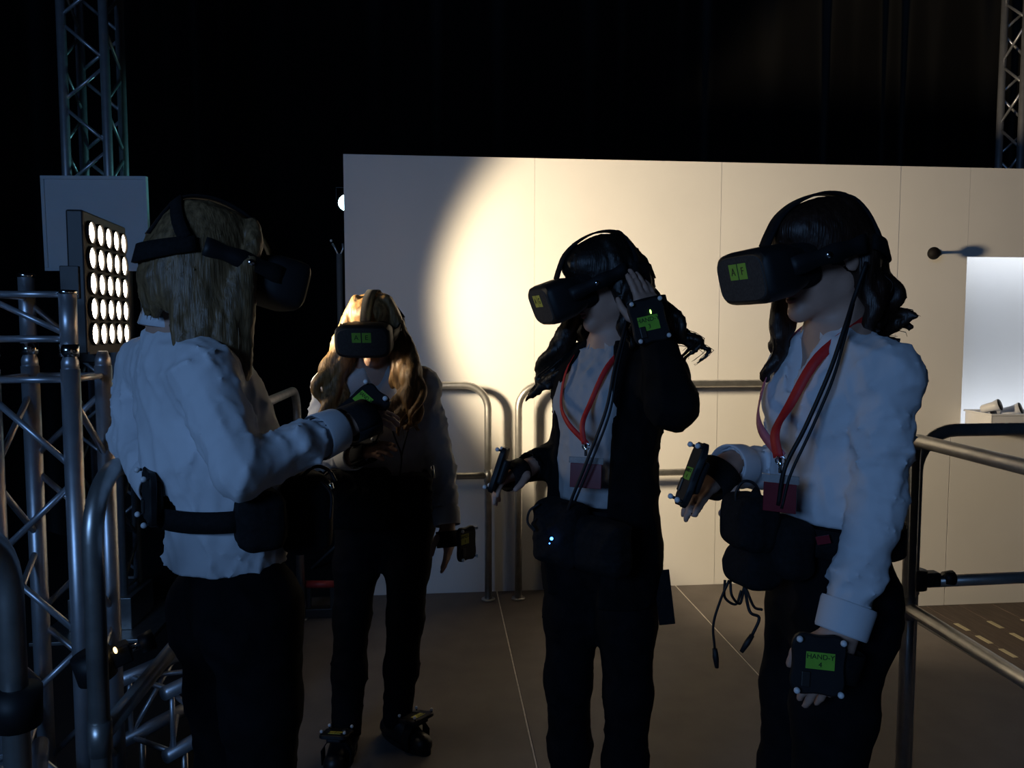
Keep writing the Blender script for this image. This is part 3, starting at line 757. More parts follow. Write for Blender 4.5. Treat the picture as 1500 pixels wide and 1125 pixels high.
def person(J, label, shirt_m, hair_m, group='people wearing headsets', jacket=False, seed=0, tuck=True):
    """J: dict of joints in world space"""
    f = unit(J['tf']); r, u = perp(f); base = (J['hipL']+J['hipR'])/2
    p = empty('person', (base[0], base[1], 0.0), label, 'person', group)
    hc, hf, hu = J['head'], unit(J['hf']), None
    hr, hu = perp(hf)
    hip = (J['hipL']+J['hipR'])/2; neck = J['neck']; chest = neck*.66+J['waist']*.34 if 'chest' not in J else J['chest']
    waist = J['waist']
    pts = [hc, neck, J['shL'], J['shR'], J['elL'], J['elR'], J['wrL'], J['wrR'], J['hipL'], J['hipR'], J['anL'], J['anR'], J['anL']+V(0, 0, -.09), hc+hu*.14]
    for sd in 'LR': pts.append(J['wr'+sd]+unit(J['hd'+sd])*.19)
    # ---- body: one continuous surface
    lo, hi = bbox(*pts, pad=.16); lo[2] = max(lo[2], -.02)
    F = Field(lo, hi, .0052)
    head(F, hc, hf, hu)
    nb = hc-hu*.055-hf*.028
    F.cone(nb, neck+u*.02, .050, .054, .03)
    F.cone(neck+u*.015, chest, .055, .09, .05, f, .75)
    F.chain([chest, waist, hip], [.115, .098, .118], .05, f, .72)
    for sd in 'LR':
        F.cone(neck, J['sh'+sd], .05, .046, .04); F.cone(J['sh'+sd], chest, .05, .09, .05, f, .72)
        F.chain([J['sh'+sd], J['el'+sd], J['wr'+sd]], [.044, .035, .024], .02)
        hand(F, J['wr'+sd], J['hd'+sd], J['hb'+sd], J['ht'+sd], J.get('curl'+sd, .6), point=J.get('pt'+sd, 0))
        F.chain([J['hip'+sd], J['kn'+sd], J['an'+sd]], [.078, .050, .034], .03)
        F.cone(J['an'+sd], J['an'+sd]+J['ft'+sd]*.1-V(0, 0, .045), .034, .026, .02)
    F.mesh('body', M_skin, p)
    # lips
    LP = lambda x, y, z: hc+hr*x+hf*y+hu*z
    MB().tube([LP(-.020, .083, -.060), LP(-.010, .0915, -.0560), LP(0, .0940, -.0572), LP(.010, .0915, -.0560), LP(.020, .083, -.060)], [.001, .0042, .0046, .0042, .001], 8).tube([LP(-.019, .083, -.0625), LP(-.009, .0905, -.0670), LP(0, .0930, -.0680), LP(.009, .0905, -.0670), LP(.019, .083, -.0625)], [.001, .0048, .0054, .0048, .001], 8).build('lips', M_lips, p, True)
    # ---- trousers
    lo, hi = bbox(J['hipL'], J['hipR'], J['knL'], J['knR'], J['anL'], J['anR'], waist, pad=.16); lo[2] = .035
    T = Field(lo, hi, .0085)
    T.chain([waist-u*.01, hip], [.118, .138], .05, f, .74)
    for sd in 'LR':
        T.cone(J['hip'+sd]-f*.030+u*.0, J['hip'+sd]-f*.035-u*.05, .088, .080, .05)
        T.chain([J['hip'+sd]-u*.02, (J['hip'+sd]*.5+J['kn'+sd]*.5), J['kn'+sd], J['kn'+sd]*.5+J['an'+sd]*.5, J['an'+sd]-V(0, 0, .005)], [.094, .080, .064, .060, .054], .035)
    T.folds(.0042, 55, seed+1, 4, (.6, .6, 1.4))
    top = waist+u*.005
    T.half(top, u)
    for sd in 'LR': T.half(V(0, 0, .055), V(0, 0, -1))
    T.mesh('trousers', M_trouser, p)
    # ---- shoes
    for sd in 'LR':
        a = J['an'+sd]; ft = unit(J['ft'+sd]); fr = unit(np.cross(ft, V(0, 0, 1)))
        g0 = V(a[0], a[1], 0)
        S = Field(*bbox(g0-ft*.08, g0+ft*.2+V(0, 0, .1), pad=.07), .006)
        S.cone(g0-ft*.045+V(0, 0, .036), g0+ft*.135+V(0, 0, .030), .036, .037, .02)
        S.cone(a-V(0, 0, .005), g0+ft*.06+V(0, 0, .05), .043, .036, .03)
        S.half(V(0, 0, .008), V(0, 0, -1)); S.half(a+V(0, 0, .02), V(0, 0, 1))
        so_ = S.mesh('shoe', M_shoe, p)
        ring = []
        for k in range(28):
            t = 2*math.pi*k/28; c_, s_ = math.cos(t), math.sin(t)
            ring.append(g0+ft*(.045+.128*c_)+fr*s_*(.041+.004*c_))
        so2 = MB().loft([[q+V(0, 0, .0005) for q in ring], [q+V(0, 0, .018) for q in ring]]).build('sole', M_black, so_)
        if J.get('sock'): MB().tube([a+V(0, 0, .012), a+V(0, 0, .055)], [.043, .042], 18).build('sock', M_sock, p, True)
    # ---- shirt
    lo, hi = bbox(neck, J['shL'], J['shR'], J['elL'], J['elR'], J['wrL'], J['wrR'], waist, hip, pad=.2)
    S = Field(lo, hi, .0068)
    b = J.get('blouse', .0)
    bot = waist-u*J.get('tail', .03)
    S.cone(neck-u*.035, chest, .075, .138, .05, f, .76)
    S.chain([chest, chest*.45+waist*.55, waist+u*.03, bot], [.150, .140+b, .132+b*.25, .128+J.get('flare', 0)], .04, f, .76)
    for x in (-1, 1): S.cone(chest+r*.066*x+f*.06-u*.01, chest+r*.06*x+f*.05-u*.05, .056, .05, .05)     # bust
    for sd in 'LR':
        sh = J['sh'+sd]
        if jacket: sh = sh*.93+chest*.07
        S.cone(neck-u*.04, sh-u*.005, .058, .058, .05); S.cone(sh-u*.01, chest, .062, .11, .06, f, .75)
    S.folds(.0110 if not jacket else .007, 36 if not jacket else 48, seed+5, 6, (1, 1, 1) if not jacket else (1, 1, .3)); S.folds(.0050, 75, seed+9, 5)
    S.half(bot, -u+J.get('hemtilt', 0)*f)
    if not jacket:                                   # sleeves, with creases of their own
        S2 = Field(lo, hi, .0068)
        for sd in 'LR':
            sh, el, wr = J['sh'+sd], J['el'+sd], J['wr'+sd]
            S2.chain([sh, sh*.5+el*.5, el, el*.45+wr*.55, wr-unit(wr-el)*.012], [.060, .056, .051, .047, .040], .02)
        S2.folds(.0120, 40, seed+15, 6, (.7, .7, 1.2)); S2.folds(.0055, 80, seed+19, 5)
        S._merge((slice(None),)*3, S2.F, .009, 'add')
    # collar opening and hollow cuffs
    S.cone(neck+u*.05+f*.012, neck+u*.12, .058, .075, 0, op='cut')
    vn = J.get('vneck', .0)
    if vn: S.cone(neck+f*.075+u*.03, neck+f*.11-u*vn, .042, .012, 0, op='cut')
    if not jacket:
        for sd in 'LR':
            d = unit(J['wr'+sd]-J['el'+sd]); S.cone(J['wr'+sd]-d*.025, J['wr'+sd]+d*.08, .034, .034, 0, op='cut')
            S.F[...] = S.F  # cuffs end square
    S.mesh('shirt', shirt_m, p)
    # collar: two standing leaves
    for x in (-1, 1):
        cp = []; cn = []
        for k in range(9):
            a = x*(math.radians(18+162*k/8)); dirv = f*math.cos(a)+r*math.sin(a)
            cp.append(neck+dirv*(.066+.010*math.cos(a)*(1 if math.cos(a) > 0 else .3))-f*.012+u*(.022+.018*(k/8))); cn.append(dirv+u*.35)
        MB().strip(cp, cn, [.034+.012*(1-k/8) for k in range(9)], .004).build('collar', shirt_m if not jacket else M_shirtg, p, True)
    if not jacket:
        for sd in 'LR':
            d = unit(J['wr'+sd]-J['el'+sd]); w = J['wr'+sd]
            MB().tube([w-d*.055, w-d*.05, w-d*.0, w+d*.004, w+d*.004, w-d*.05], [.0485, .0500, .0470, .0455, .0425, .0440], 28, caps=False, axis=d).build('cuff', shirt_m, p, True)
    # ---- jacket, open in front
    if jacket:
        lo, hi = bbox(neck, J['shL'], J['shR'], J['elL'], J['elR'], J['wrL'], J['wrR'], waist, hip-u*.2, pad=.2)
        K = Field(lo, hi, .0072)
        K.cone(neck-u*.03, chest, .085, .15, .05, f, .80)
        K.chain([chest, waist, hip, hip-u*.13], [.160, .152, .172, .176], .05, f, .80)
        for sd in 'LR':
            sh, el, wr = J['sh'+sd], J['el'+sd], J['wr'+sd]
            K.cone(neck-u*.03, sh, .062, .064, .05); K.cone(sh-u*.01, chest, .068, .11, .06, f, .8)
            K.chain([sh, el, wr-unit(wr-el)*.02], [.070, .060, .044], .03)
        K.folds(.005, 45, seed+12, 4)
        K.half(hip-u*.13, -u)
        # the open front: a wedge cut away, and the hollow inside
        K.chain([neck+u*.03, chest, waist, hip-u*.2], [.066, .125, .118, .118], .03, f, .78) if False else None
        for a_, b_, r0, r1 in ((neck+f*.10+u*.04+r*J['open'], chest+f*.17+r*J['open'], .05, .085), (chest+f*.17+r*J['open'], waist+f*.17+r*J['open'], .085, .088), (waist+f*.17+r*J['open'], hip-u*.26+f*.19+r*J['open'], .088, .07)):
            K.cone(a_, b_, r0*1.35, r1*1.35, 0, op='cut')
        K.cone(neck+u*.05+f*.01, neck+u*.13, .066, .08, 0, op='cut')
        for a_, b_, r0, r1 in ((chest, waist, .140, .126), (waist, hip-u*.3, .128, .150)):
            K.cone(a_, b_, r0, r1, 0, f, .76, op='cut')
        for sd in 'LR':
            d = unit(J['wr'+sd]-J['el'+sd]); K.cone(J['wr'+sd]-d*.045, J['wr'+sd]+d*.08, .036, .036, 0, op='cut')
        K.mesh('jacket', M_jacket, p)
    return p, dict(hc=hc, hf=hf, hr=hr, hu=hu, f=f, r=r, u=u, chest=chest, neck=neck, waist=waist, hip=hip)

def hair(p, G, hair_m, locks, cap=True, strands=120, wave=.0, seed=0, k=.007, fringe=True, wseg=7, srad=.0011):
    """locks: list of control-point lists in head-local coords (x right, y forward, z up)"""
    c, f, r, u = G['hc'], G['hf'], G['hr'], G['hu']; R = np.array([r, f, u]); Lp = lambda q: c+r*q[0]+f*q[1]+u*max(q[2], 0)+V(0, 0, min(q[2], 0))   # below the ears hair hangs plumb
    rg = np.random.default_rng(seed)
    paths = []
    for L in locks:
        w = L.get('w', wave); pts = smooth_path(L['p'], 8); n = len(pts); ph = rg.random()*6.28; fr = L.get('fr', 5.0); out = []
        for i, q in enumerate(pts):
            t = i/(n-1); a = w*t**.8
            wq = Lp(q) if not L.get('world') else np.asarray(q, float)
            out.append(wq+r*a*math.sin(ph+fr*t*3)+f*a*math.cos(ph*1.3+fr*t*2.6))
        paths.append((out, L.get('r', (.017, .018, .006))))
    allp = np.array([q for o, _ in paths for q in o]+[c+u*.15, c-f*.13, c+r*.12, c-r*.12, c+f*.12])
    H = Field(allp.min(0)-.05, allp.max(0)+.05, .0052)
    if cap:
        H.ell(c+u*.034-f*.010, (.083, .101, .090), R, .01)
        H.ell(c-f*.055-u*.02, (.068, .055, .075), R, .03)
        H.ell(c+f*.040+u*.068, (.062, .062, .046), R, .02)
        # clear the face
        H.ell(c+f*.105-u*.045, (.068, .075, .082), R, 0, 'cut')
    for o, rr in paths:
        n = len(o); rad = [np.interp(i/(n-1), (0, .5, 1), rr) for i in range(n)]
        H.chain(o, rad, k)
    H.folds(.0032, 190, seed+3, 4, (1, 1, .12))
    ho = H.mesh('hair', hair_m, p, smooth_it=1)
    # loose strands along the locks
    m = MB()
    for s_ in range(strands):
        o, rr = paths[int(rg.integers(len(paths)))]; n = len(o); off = rg.normal(size=3)*.006; i0 = int(rg.integers(0, max(1, n//3))); pts = []
        fl = rg.normal(size=3)*.007
        for i in range(i0, n, 2):
            t = i/(n-1); rad = np.interp(t, (0, .5, 1), rr); d = unit(off)*rad*.95
            pts.append(o[i]+d+fl*t*t)
        if len(pts) > 2: m.tube(pts, [srad]*(len(pts)-1)+[srad*.4], 4)
    so_ = m.build('loose_strands', hair_m, ho, True); so_['kind'] = 'stuff'
    return ho
def fall_locks(az0, az1, n, length, out=.02, r=(.017, .02, .006), rows=2, back=0.0, jit=.015, seed=0, wdrop=None, zstart=.085):
    """locks rooted round the crown from azimuth az0..az1 (0 = face, 180 = back, + = right) and falling straight down in head space"""
    rg = np.random.default_rng(seed); L = []
    for row in range(rows):
        for i in range(n):
            az = math.radians(az0+(az1-az0)*(i+.5*(row % 2))/max(1, n-1)); sx, sy = math.sin(az), math.cos(az)
            z0 = zstart-.035*row; q = math.sqrt(max(.1, 1-(z0/.125)**2)); ln = length*(.86+.28*rg.random()); j = rg.normal(size=3)*jit
            p = [(sx*.068*q, sy*.086*q-.008, z0+.01), (sx*.077, sy*.095-.008, z0-.07), (sx*(.079+out*.4), sy*(.096+out*.4)-.01+back*.3, z0-.10-ln*.25),
                 (sx*(.085+out)+j[0]*.6, sy*(.10+out)-.01+back*.7+j[1]*.6, z0-.10-ln*.62), (sx*(.08+out*1.1)+j[0], sy*(.095+out)-.01+back+j[1], z0-.10-ln)]
            L.append(dict(p=p, r=r))
    return L
# ================================================================== WORN EQUIPMENT
def headset(G, label, letters, lab_m=None):
    lab_m = lab_m or M_label
    c, f = G['hc'], G['hf']
    h = empty('vr_headset', label=label, cat='headset', group='virtual reality headsets', mw=frame_mw(c, f, (0, 0, 1)))
    sh = MB().loft([rrect(.150, .088, .088, e=3.5), rrect(.166, .098, .112), rrect(.182, .108, .130), rrect(.184, .110, .176), rrect(.180, .106, .188), rrect(.168, .094, .1935)]).build('visor', M_black, h, local=True, autosmooth=40)
    MB().loft([rrect(.166, .092, .1925), rrect(.160, .086, .196), rrect(.12, .06, .1968)]).build('front_cover', M_fabric_front, sh, local=True, autosmooth=40)
    MB().loft([rrect(.138, .098, .058, e=3), rrect(.150, .100, .075, e=3), rrect(.152, .092, .092, e=3.5)], close=False).build('face_gasket', M_webbing, h, True, local=True)
    for x in (-1, 1):
        pts = smooth_path([(x*.084, .135, .006), (x*.094, .08, .010), (x*.096, .02, .014), (x*.094, -.03, .016)], 5)
        MB().strip(pts, [(x, 0, 0)]*len(pts), [.034+.004*math.sin(i) for i in range(len(pts))], .007).build('side_arm', M_black, h, True, local=True)
        MB().tube([(x*.100, .062, .012), (x*.106, .062, .012)], [.0075, .006], 12).build('rivet', M_chrome, h, True, local=True)
    # halo round the back, with an upper branch
    pts, nr = [], []
    for k in range(25):
        a = math.radians(-108-144*k/24); x, y = .099*math.sin(a)*-1, .121*math.cos(a)
        t = math.sin(math.pi*k/24); pts.append((x, y-.008, .016-.040*t)); nr.append((x, y, 0))
    MB().strip(pts, nr, [.030+.008*math.sin(math.pi*k/24) for k in range(25)], .006).build('back_strap', M_webbing, h, True, local=True)
    pts, nr = [], []
    for k in range(17):
        a = math.radians(-118-124*k/16); t = math.sin(math.pi*k/16); q = 1-.38*t
        x, y = -.101*math.sin(a)*q, .121*math.cos(a)*q; pts.append((x, y-.008, .02+.083*t)); nr.append((x, y, .05*t))
    MB().strip(pts, nr, .026, .006).build('upper_strap', M_webbing, h, True, local=True)
    tp = smooth_path([(0, .125, .052), (0, .108, .074), (0, .078, .104), (0, .03, .1235), (0, -.03, .1265), (0, -.083, .101), (0, -.118, .02)], 5)
    MB().strip(tp, [(0, p[1], max(.02, p[2])) for p in tp], .036, .005).build('top_strap', M_webbing, h, True, local=True)
    for i, ch in enumerate(letters):
        x = .0165*(-1 if i == 0 else 1)*-1
        lb = MB().box((x-.0145, .1968, .000), (x+.0145, .1976, .032), .0003).build('sticker', lab_m, h, local=True)
        text_part('letter', ch, .022, Matrix.Translation((x, .1978, .016)) @ Matrix.Rotation(math.pi, 4, 'Z') @ Matrix.Rotation(math.pi/2, 4, 'X'), M_ink, lb)
    return h
def tracker(c, n, up, label, w=.088, hgt=.105, lines=None, lab_m=None, led=None, lpos=(0, 0), lsz=(.046, .026), strap=None, group='hand trackers', name='hand_tracker', cat='tracker'):
    """plate with pointed corners, markers on the corners; local Y = outward normal"""
    t = empty(name, label=label, cat=cat, group=group, mw=frame_mw(c, n, up))
    ring = []
    for k in range(48):
        a = 2*math.pi*k/48; e = 1.0+.20*abs(math.sin(2*a))**3-.05*math.cos(4*a)
        ring.append((w/2*math.cos(a)*e, hgt/2*math.sin(a)*e))
    pl = MB().loft([[(x*.94, -.007, z*.94) for x, z in ring], [(x, -.005, z) for x, z in ring], [(x, .004, z) for x, z in ring], [(x*.94, .007, z*.94) for x, z in ring]]).build('plate', M_black, t, local=True, autosmooth=35)
    MB().box((-.026, -.022, -.034), (.026, -.006, .034), .006).build('module', M_black, t, local=True)
    MB().box((.014, .006, -.04), (.030, .011, -.012), .002).build('battery_door', M_blackm, t, local=True)
    for sx, sz in ((-1, 1), (1, 1), (-1, -1), (1, -1)):
        x, z = sx*w/2*.80, sz*hgt/2*.84
        MB().tube([(x, .004, z), (x, .012, z)], .003, 8).build('marker_pin', M_black, t, True, local=True)
        MB().sphere((x, .0165, z), .0058, 12, 8).build('marker', M_marker, t, True, local=True)
    if lines:
        lx, lz = lpos
        lb = MB().box((lx-lsz[0]/2, .0065, lz-lsz[1]/2), (lx+lsz[0]/2, .0078, lz+lsz[1]/2), .0003).build('name_label', lab_m or M_label, t, local=True)
        for i, tx in enumerate(lines):
            text_part('label_print', tx, lsz[1]*.42, Matrix.Translation((lx, .0080, lz+lsz[1]*(.23-.46*i))) @ Matrix.Rotation(math.pi, 4, 'Z') @ Matrix.Rotation(math.pi/2, 4, 'X'), M_ink, lb)
    if led: MB().sphere((led[0], .008, led[1]), (.0022, .0018, .0055)).build('status_led', M_gled, t, True, local=True)
    if strap:
        pc, d, bn, rw, rt = strap       # palm centre, finger direction, back normal, half width, half thickness
        d = unit(d); bn = unit(bn-d*np.dot(bn, d)); sdv = np.cross(d, bn); pts, nr = [], []
        for k in range(29):
            a = 2*math.pi*k/28; v = sdv*math.cos(a)*rw+bn*math.sin(a)*rt
            pts.append(pc+v); nr.append(unit(sdv*math.cos(a)/rw+bn*math.sin(a)/rt))
        MB().strip(pts, nr, .055, .004).build('glove_band', M_webbing, t, True)
    return t
def belt(p_c, f, u, a, b, w, parent, name='belt', m=None, tilt=0.0):
    r = unit(np.cross(f, u)); pts, nr = [], []
    for k in range(41):
        t = 2*math.pi*k/40; v = r*math.cos(t)*a+f*math.sin(t)*b
        pts.append(p_c+v+u*tilt*math.sin(t)); nr.append(unit(r*math.cos(t)/a+f*math.sin(t)/b))
    return MB().strip(pts, nr, w, .005).build(name, m or M_webbing, parent, True)
def cable(pts, r, parent, name='cable', m=None):
    return MB().tube(smooth_path(pts, 7), r, 7).build(name, m or M_black, parent, True)
def pouch(parent, c, R, hs, seed, name='pouch'):
    F = Field(np.asarray(c)-max(hs)*1.9, np.asarray(c)+max(hs)*1.9, .006)
    F.box(c, hs, R, .028, .02); F.box(np.asarray(c)+R[1]*hs[1]*.6-R[2]*hs[2]*.15, (hs[0]*.72, hs[1]*.55, hs[2]*.62), R, .018, .012)
    F.folds(.004, 55, seed, 3)
    return F.mesh(name, M_webbing, parent)
def lanyard(G, card_c, card_n, w, label, m_left, m_right, spread=.075, card=(.095, .075), neckoff=.0, width=.016):
    t = empty('lanyard_badge', tuple(card_c), label, 'badge', 'name badges on lanyards')
    neck, f, r, u = G['neck'], G['f'], G['r'], G['u']; cn = unit(card_n); cr = unit(np.cross(V(0, 0, 1), cn))
    top = card_c+V(0, 0, card[1]/2+.05)
    for x, mm in ((-1, m_left), (1, m_right)):
        a = neck+r*x*spread+u*.035; b = neck+r*x*(spread*.9)+f*.100-u*.035; c = neck+r*x*.055+f*(.155-.010*(x > 0))-u*.13
        pts = smooth_path([neck-f*.06+u*.045, neck+r*x*.06-f*.03+u*.05, a, b, c, (c+top)/2+f*.022, top+cr*x*.004], 6)
        nn = [unit(q-(neck-f*.03-u*.5*max(0, (neck-q)@u)*0)-u*((q-neck)@u)) for q in pts]
        MB().strip(pts, nn, width, .0018).build('strap', mm, t, True)
    MB().tube([top, top-V(0, 0, .03)], .004, 8).build('clip', M_chrome, t, True)
    ringc = top-V(0, 0, .006)
    MB().tube([ringc+cr*.009*math.cos(k*.5)+V(0, 0, .009*math.sin(k*.5)) for k in range(14)], .0018, 6).build('ring', M_chrome, t, True)
    mw = frame_mw(card_c, cn, (0, 0, 1)); e = bpy.data.objects
    bx_ = MB().box((-card[0]/2, -.0015, -card[1]/2), (card[0]/2, .0015, card[1]/2), .001)
    bx_.v = [tuple(mw @ Vector(q)) for q in bx_.v]; bx_.build('card', M_badge, t)
    hd = MB().box((-card[0]/2-.004, -.0025, card[1]/2), (card[0]/2+.004, .0025, card[1]/2+.016), .001); hd.v = [tuple(mw @ Vector(q)) for q in hd.v]; hd.build('sleeve_top', M_plastic_clear, t)
    return t
def P(*a): return at(*a)
def on_ground(px, D, z=.085):
    w = at(px, 600, D); w[2] = z; return w
DN = V(0, 0, -1)

# ================================================================== PERSON A: right, white shirt, dark brown hair
fA = c2w((-.95, -.30, 0))
J = dict(head=P(1205, 379, 1.60), hf=c2w((-.955, -.26, -.24)), tf=fA,
         neck=P(1226, 497, 1.62), waist=P(1222, 752, 1.60),
         shL=P(1298, 548, 1.47), shR=P(1168, 540, 1.76), elL=P(1284, 742, 1.44), elR=P(1152, 688, 1.83), wrL=P(1232, 925, 1.39), wrR=P(1066, 682, 1.66),
         hdL=c2w((-.30, -.05, -.95)), hbL=c2w((-.15, -1, .0)), htL=c2w((-1, 0, 0)), hdR=c2w((-.75, -.45, -.42)), hbR=c2w((-.55, -.55, .6)), htR=c2w((.3, -.9, .0)), curlL=.55, curlR=.75,
         hipL=P(1236, 882, 1.53), hipR=P(1186, 882, 1.70))
J['knL'] = V(J['hipL'][0]-.025, J['hipL'][1]+.01, .49); J['knR'] = V(J['hipR'][0]-.04, J['hipR'][1]-.0, .49)
J['anL'] = V(J['hipL'][0]-.03, J['hipL'][1]+.0, .085); J['anR'] = V(J['hipR'][0]-.02, J['hipR'][1]+.03, .085)
J['ftL'] = fA; J['ftR'] = c2w((-.98, .05, 0)); J['blouse'] = .004; J['tail'] = .005; J['vneck'] = .10
pA, G = person(J, 'person in white shirt with dark brown hair at the right, arm hanging down', M_shirt, M_brownhair, seed=11)
locks = fall_locks(120, 238, 9, .12, .0, (.016, .018, .008), 2, -.012, .012, 5)
locks += [dict(p=[(.078, .03, .02), (.085, .04, -.06), (.072, .05, -.13), (.062, .065, -.19), (.060, .085, -.235)], r=(.012, .018, .007), w=.012),
          dict(p=[(.078, .02, .02), (.088, .03, -.07), (.080, .035, -.15), (.075, .05, -.21)], r=(.012, .018, .006), w=.014)]
for q in range(7):
    z = -.02-.012*q
    locks.append(dict(p=[(-.03+.012*q, -.10, z+.03), (-.04+.012*q, -.125, z-.05), (-.045+.010*q, -.150, z-.11), (-.05+.012*q, -.170-.006*(q % 3), z-.145)], r=(.015, .016, .004), w=.016))
hair(pA, G, M_brownhair, locks, strands=110, wave=.008, seed=21)
headset(G, 'black headset with green stickers lettered A and F', 'AF')
palm = J['wrL']+unit(J['hdL'])*.055; nb_ = unit(J['hbL'])
tracker(P(1198, 973, 1.350), c2w((-.12, -1, .12)), c2w((.06, 0, 1)), 'black hand tracker plate with bright green label on the hanging hand at right', w=.094, hgt=.108, lines=('HAND-Y', '4'), lpos=(-.002, .008), lsz=(.050, .030), strap=(palm, J['hdL'], J['hbL'], .050, .034))
palm = J['wrR']+unit(J['hdR'])*.05
tracker(P(1013, 695, 1.53), c2w((-.93, .02, .36)), c2w((.28, .1, 1)), 'black hand tracker seen edge on, held out beside the dark red badge', w=.075, hgt=.135, lines=('HAND-X', '4'), strap=(palm, J['hdR'], J['hbR'], .050, .034))
lanyard(G, P(1142, 729, 1.46), c2w((-.55, -.83, .05)), .09, 'dark red badge on a pink and red lanyard worn over the white shirt at right', M_red, M_pink, card=(.062, .056), width=.021)
# equipment belt with pouches and hanging cables
bA = empty('equipment_belt', tuple(G['waist']), 'black equipment belt with bulky pouches and dangling cables on the right person', 'belt', 'equipment belts')
belt(G['waist']-G['u']*.035, G['f'], G['u'], .146, .120, .055, bA)
RA = np.array([unit(np.cross(G['f'], V(0, 0, 1))), G['f'], V(0, 0, 1)])
pouch(bA, P(1098, 764, 1.54), RA, (.060, .042, .056), 31); pouch(bA, P(1104, 828, 1.54), RA, (.058, .045, .042), 32)
pouch(bA, P(1150, 800, 1.53), RA, (.06, .04, .060), 33)
cable([P(1080, 745, 1.53), P(1078, 722, 1.53), P(1090, 705, 1.53), P(1108, 712, 1.53), P(1118, 745, 1.53)], .0030, bA)
cable([P(1068, 850, 1.52), P(1055, 880, 1.52), P(1045, 915, 1.52), P(1047, 950, 1.52)], .0026, bA)
cable([P(1062, 850, 1.53), P(1062, 875, 1.53), P(1078, 885, 1.53), P(1086, 865, 1.53)], .0028, bA); cable([P(1070, 850, 1.53), P(1072, 872, 1.52), P(1084, 884, 1.53), P(1090, 860, 1.53)], .0028, bA)
cable([P(1090, 855, 1.53), P(1098, 895, 1.52), P(1112, 905, 1.50), P(1102, 930, 1.50)], .0032, bA); cable([P(1092, 860, 1.53), P(1104, 888, 1.50), P(1116, 893, 1.48)], .0028, bA)
for a_, b_ in ((P(1047, 950, 1.52), P(1050, 978, 1.52)), (P(1102, 930, 1.50), P(1086, 955, 1.50))):
    MB().tube([a_, a_*.5+b_*.5, b_], [.005, .006, .004], 10).build('plug', M_red if False else M_black, bA, True)
MB().tube([P(1100, 735, 1.52), P(1106, 722, 1.52), P(1112, 735, 1.52)], .012, 10).build('strap_loop', M_webbing, bA, True)
MB().tube([P(1081, 752, 1.51), P(1083, 760, 1.51)], .004, 8).build('snap', M_chrome, bA, True)
MB().strip([P(1196, 792, 1.475), P(1216, 789, 1.465)], [c2w((-.3, -1, 0))]*2, .016, .003).build('red_tag', M_badge, bA)
cable([G['hc']-G['hf']*.02-G['hr']*.10-G['hu']*.02, P(1250, 440, 1.50), P(1238, 478, 1.475), P(1215, 545, 1.46), P(1180, 625, 1.455), P(1150, 685, 1.45), P(1140, 740, 1.46)], .0042, bA)
cable([P(1250, 445, 1.50), P(1240, 485, 1.475), P(1220, 555, 1.455), P(1188, 630, 1.45), P(1158, 695, 1.45), P(1145, 745, 1.455)], .0030, bA)

# ================================================================== PERSON B: middle, black jacket, dark curls
fB = c2w((-.72, -.70, 0))
J = dict(head=P(886, 412, 2.10), hf=c2w((-.90, -.24, -.36)), tf=fB,
         neck=P(896, 515, 2.13), waist=P(882, 722, 2.11),
         shL=P(965, 550, 2.03), shR=P(846, 545, 2.23), elL=P(984, 592, 1.85), elR=P(836, 662, 2.34), wrL=P(958, 482, 1.95), wrR=P(772, 686, 2.14),
         hdL=c2w((-.25, .12, 1)), hbL=c2w((.35, -.85, .2)), htL=c2w((-1, -.2, 0)), hdR=c2w((-.75, -.55, -.25)), hbR=c2w((-.5, .1, .8)), htR=c2w((.2, -.9, .2)), curlL=.45, curlR=.95,
         hipL=P(914, 800, 2.07), hipR=P(846, 800, 2.16))
J['knL'] = at(920, 1010, 2.06); J['knL'][2] = .50; J['knR'] = at(832, 1010, 2.14); J['knR'][2] = .50
J['anL'] = on_ground(918, 2.10); J['anR'] = on_ground(840, 2.20); J['ftL'] = c2w((-.4, -.9, 0)); J['ftR'] = c2w((-.75, -.65, 0)); J['open'] = -.004; J['tail'] = .02
pB, G = person(J, 'person in open black jacket with dark curly hair, hand raised to the ear', M_shirtg, M_darkhair, jacket=True, seed=41)
locks = fall_locks(66, 258, 13, .15, .03, (.018, .020, .007), 2, -.01, .02, 6)
rg = np.random.default_rng(5)
for q in range(9):       # long curls, right of the face and behind the raised arm
    e = P(826+8*rg.random()*3, 522+12*q % 40, 2.02+.02*q)
    locks.append(dict(p=[(.075, .03, .0), (.095, .055, -.07), (.105, .075+.004*q, -.13), (.115+.004*q, .10+.005*q, -.19), (.112+.006*q, .115+.006*q, -.225-.006*q)], r=(.014, .016, .004), w=.022, fr=7))
for q in range(9):
    locks.append(dict(p=[(-.06, -.05, .0), (-.085, -.085, -.06), (-.10-.006*q, -.11, -.12), (-.115-.010*q, -.125-.006*q, -.17-.006*q), (-.12-.012*q, -.15-.004*q, -.20-.01*q)], r=(.013, .013, .003), w=.024, fr=7))
hair(pB, G, M_darkhair, locks, strands=170, wave=.014, seed=22)
headset(G, 'black headset with pale yellow stickers lettered A and G', 'AG', M_labely)
palm = J['wrL']+unit(J['hdL'])*.05
tracker(P(950, 470, 1.885), c2w((.10, -1, .15)), c2w((-.22, 0, 1)), 'black hand tracker with green label and lit green dot on the raised hand', w=.090, hgt=.110, lines=('HAND-Y', '3'), lpos=(.003, -.006), lsz=(.052, .036), led=(-.008, .020), strap=(palm, J['hdL'], J['hbL'], .05, .034))
palm = J['wrR']+unit(J['hdR'])*.05
tracker(P(731, 688, 2.04), c2w((-.92, .22, .3)), c2w((.32, .05, 1)), 'black hand tracker on the outstretched hand before the railing gap', w=.070, hgt=.125, lines=('HAND-X', '3'), strap=(palm, J['hdR'], J['hbR'], .05, .034))
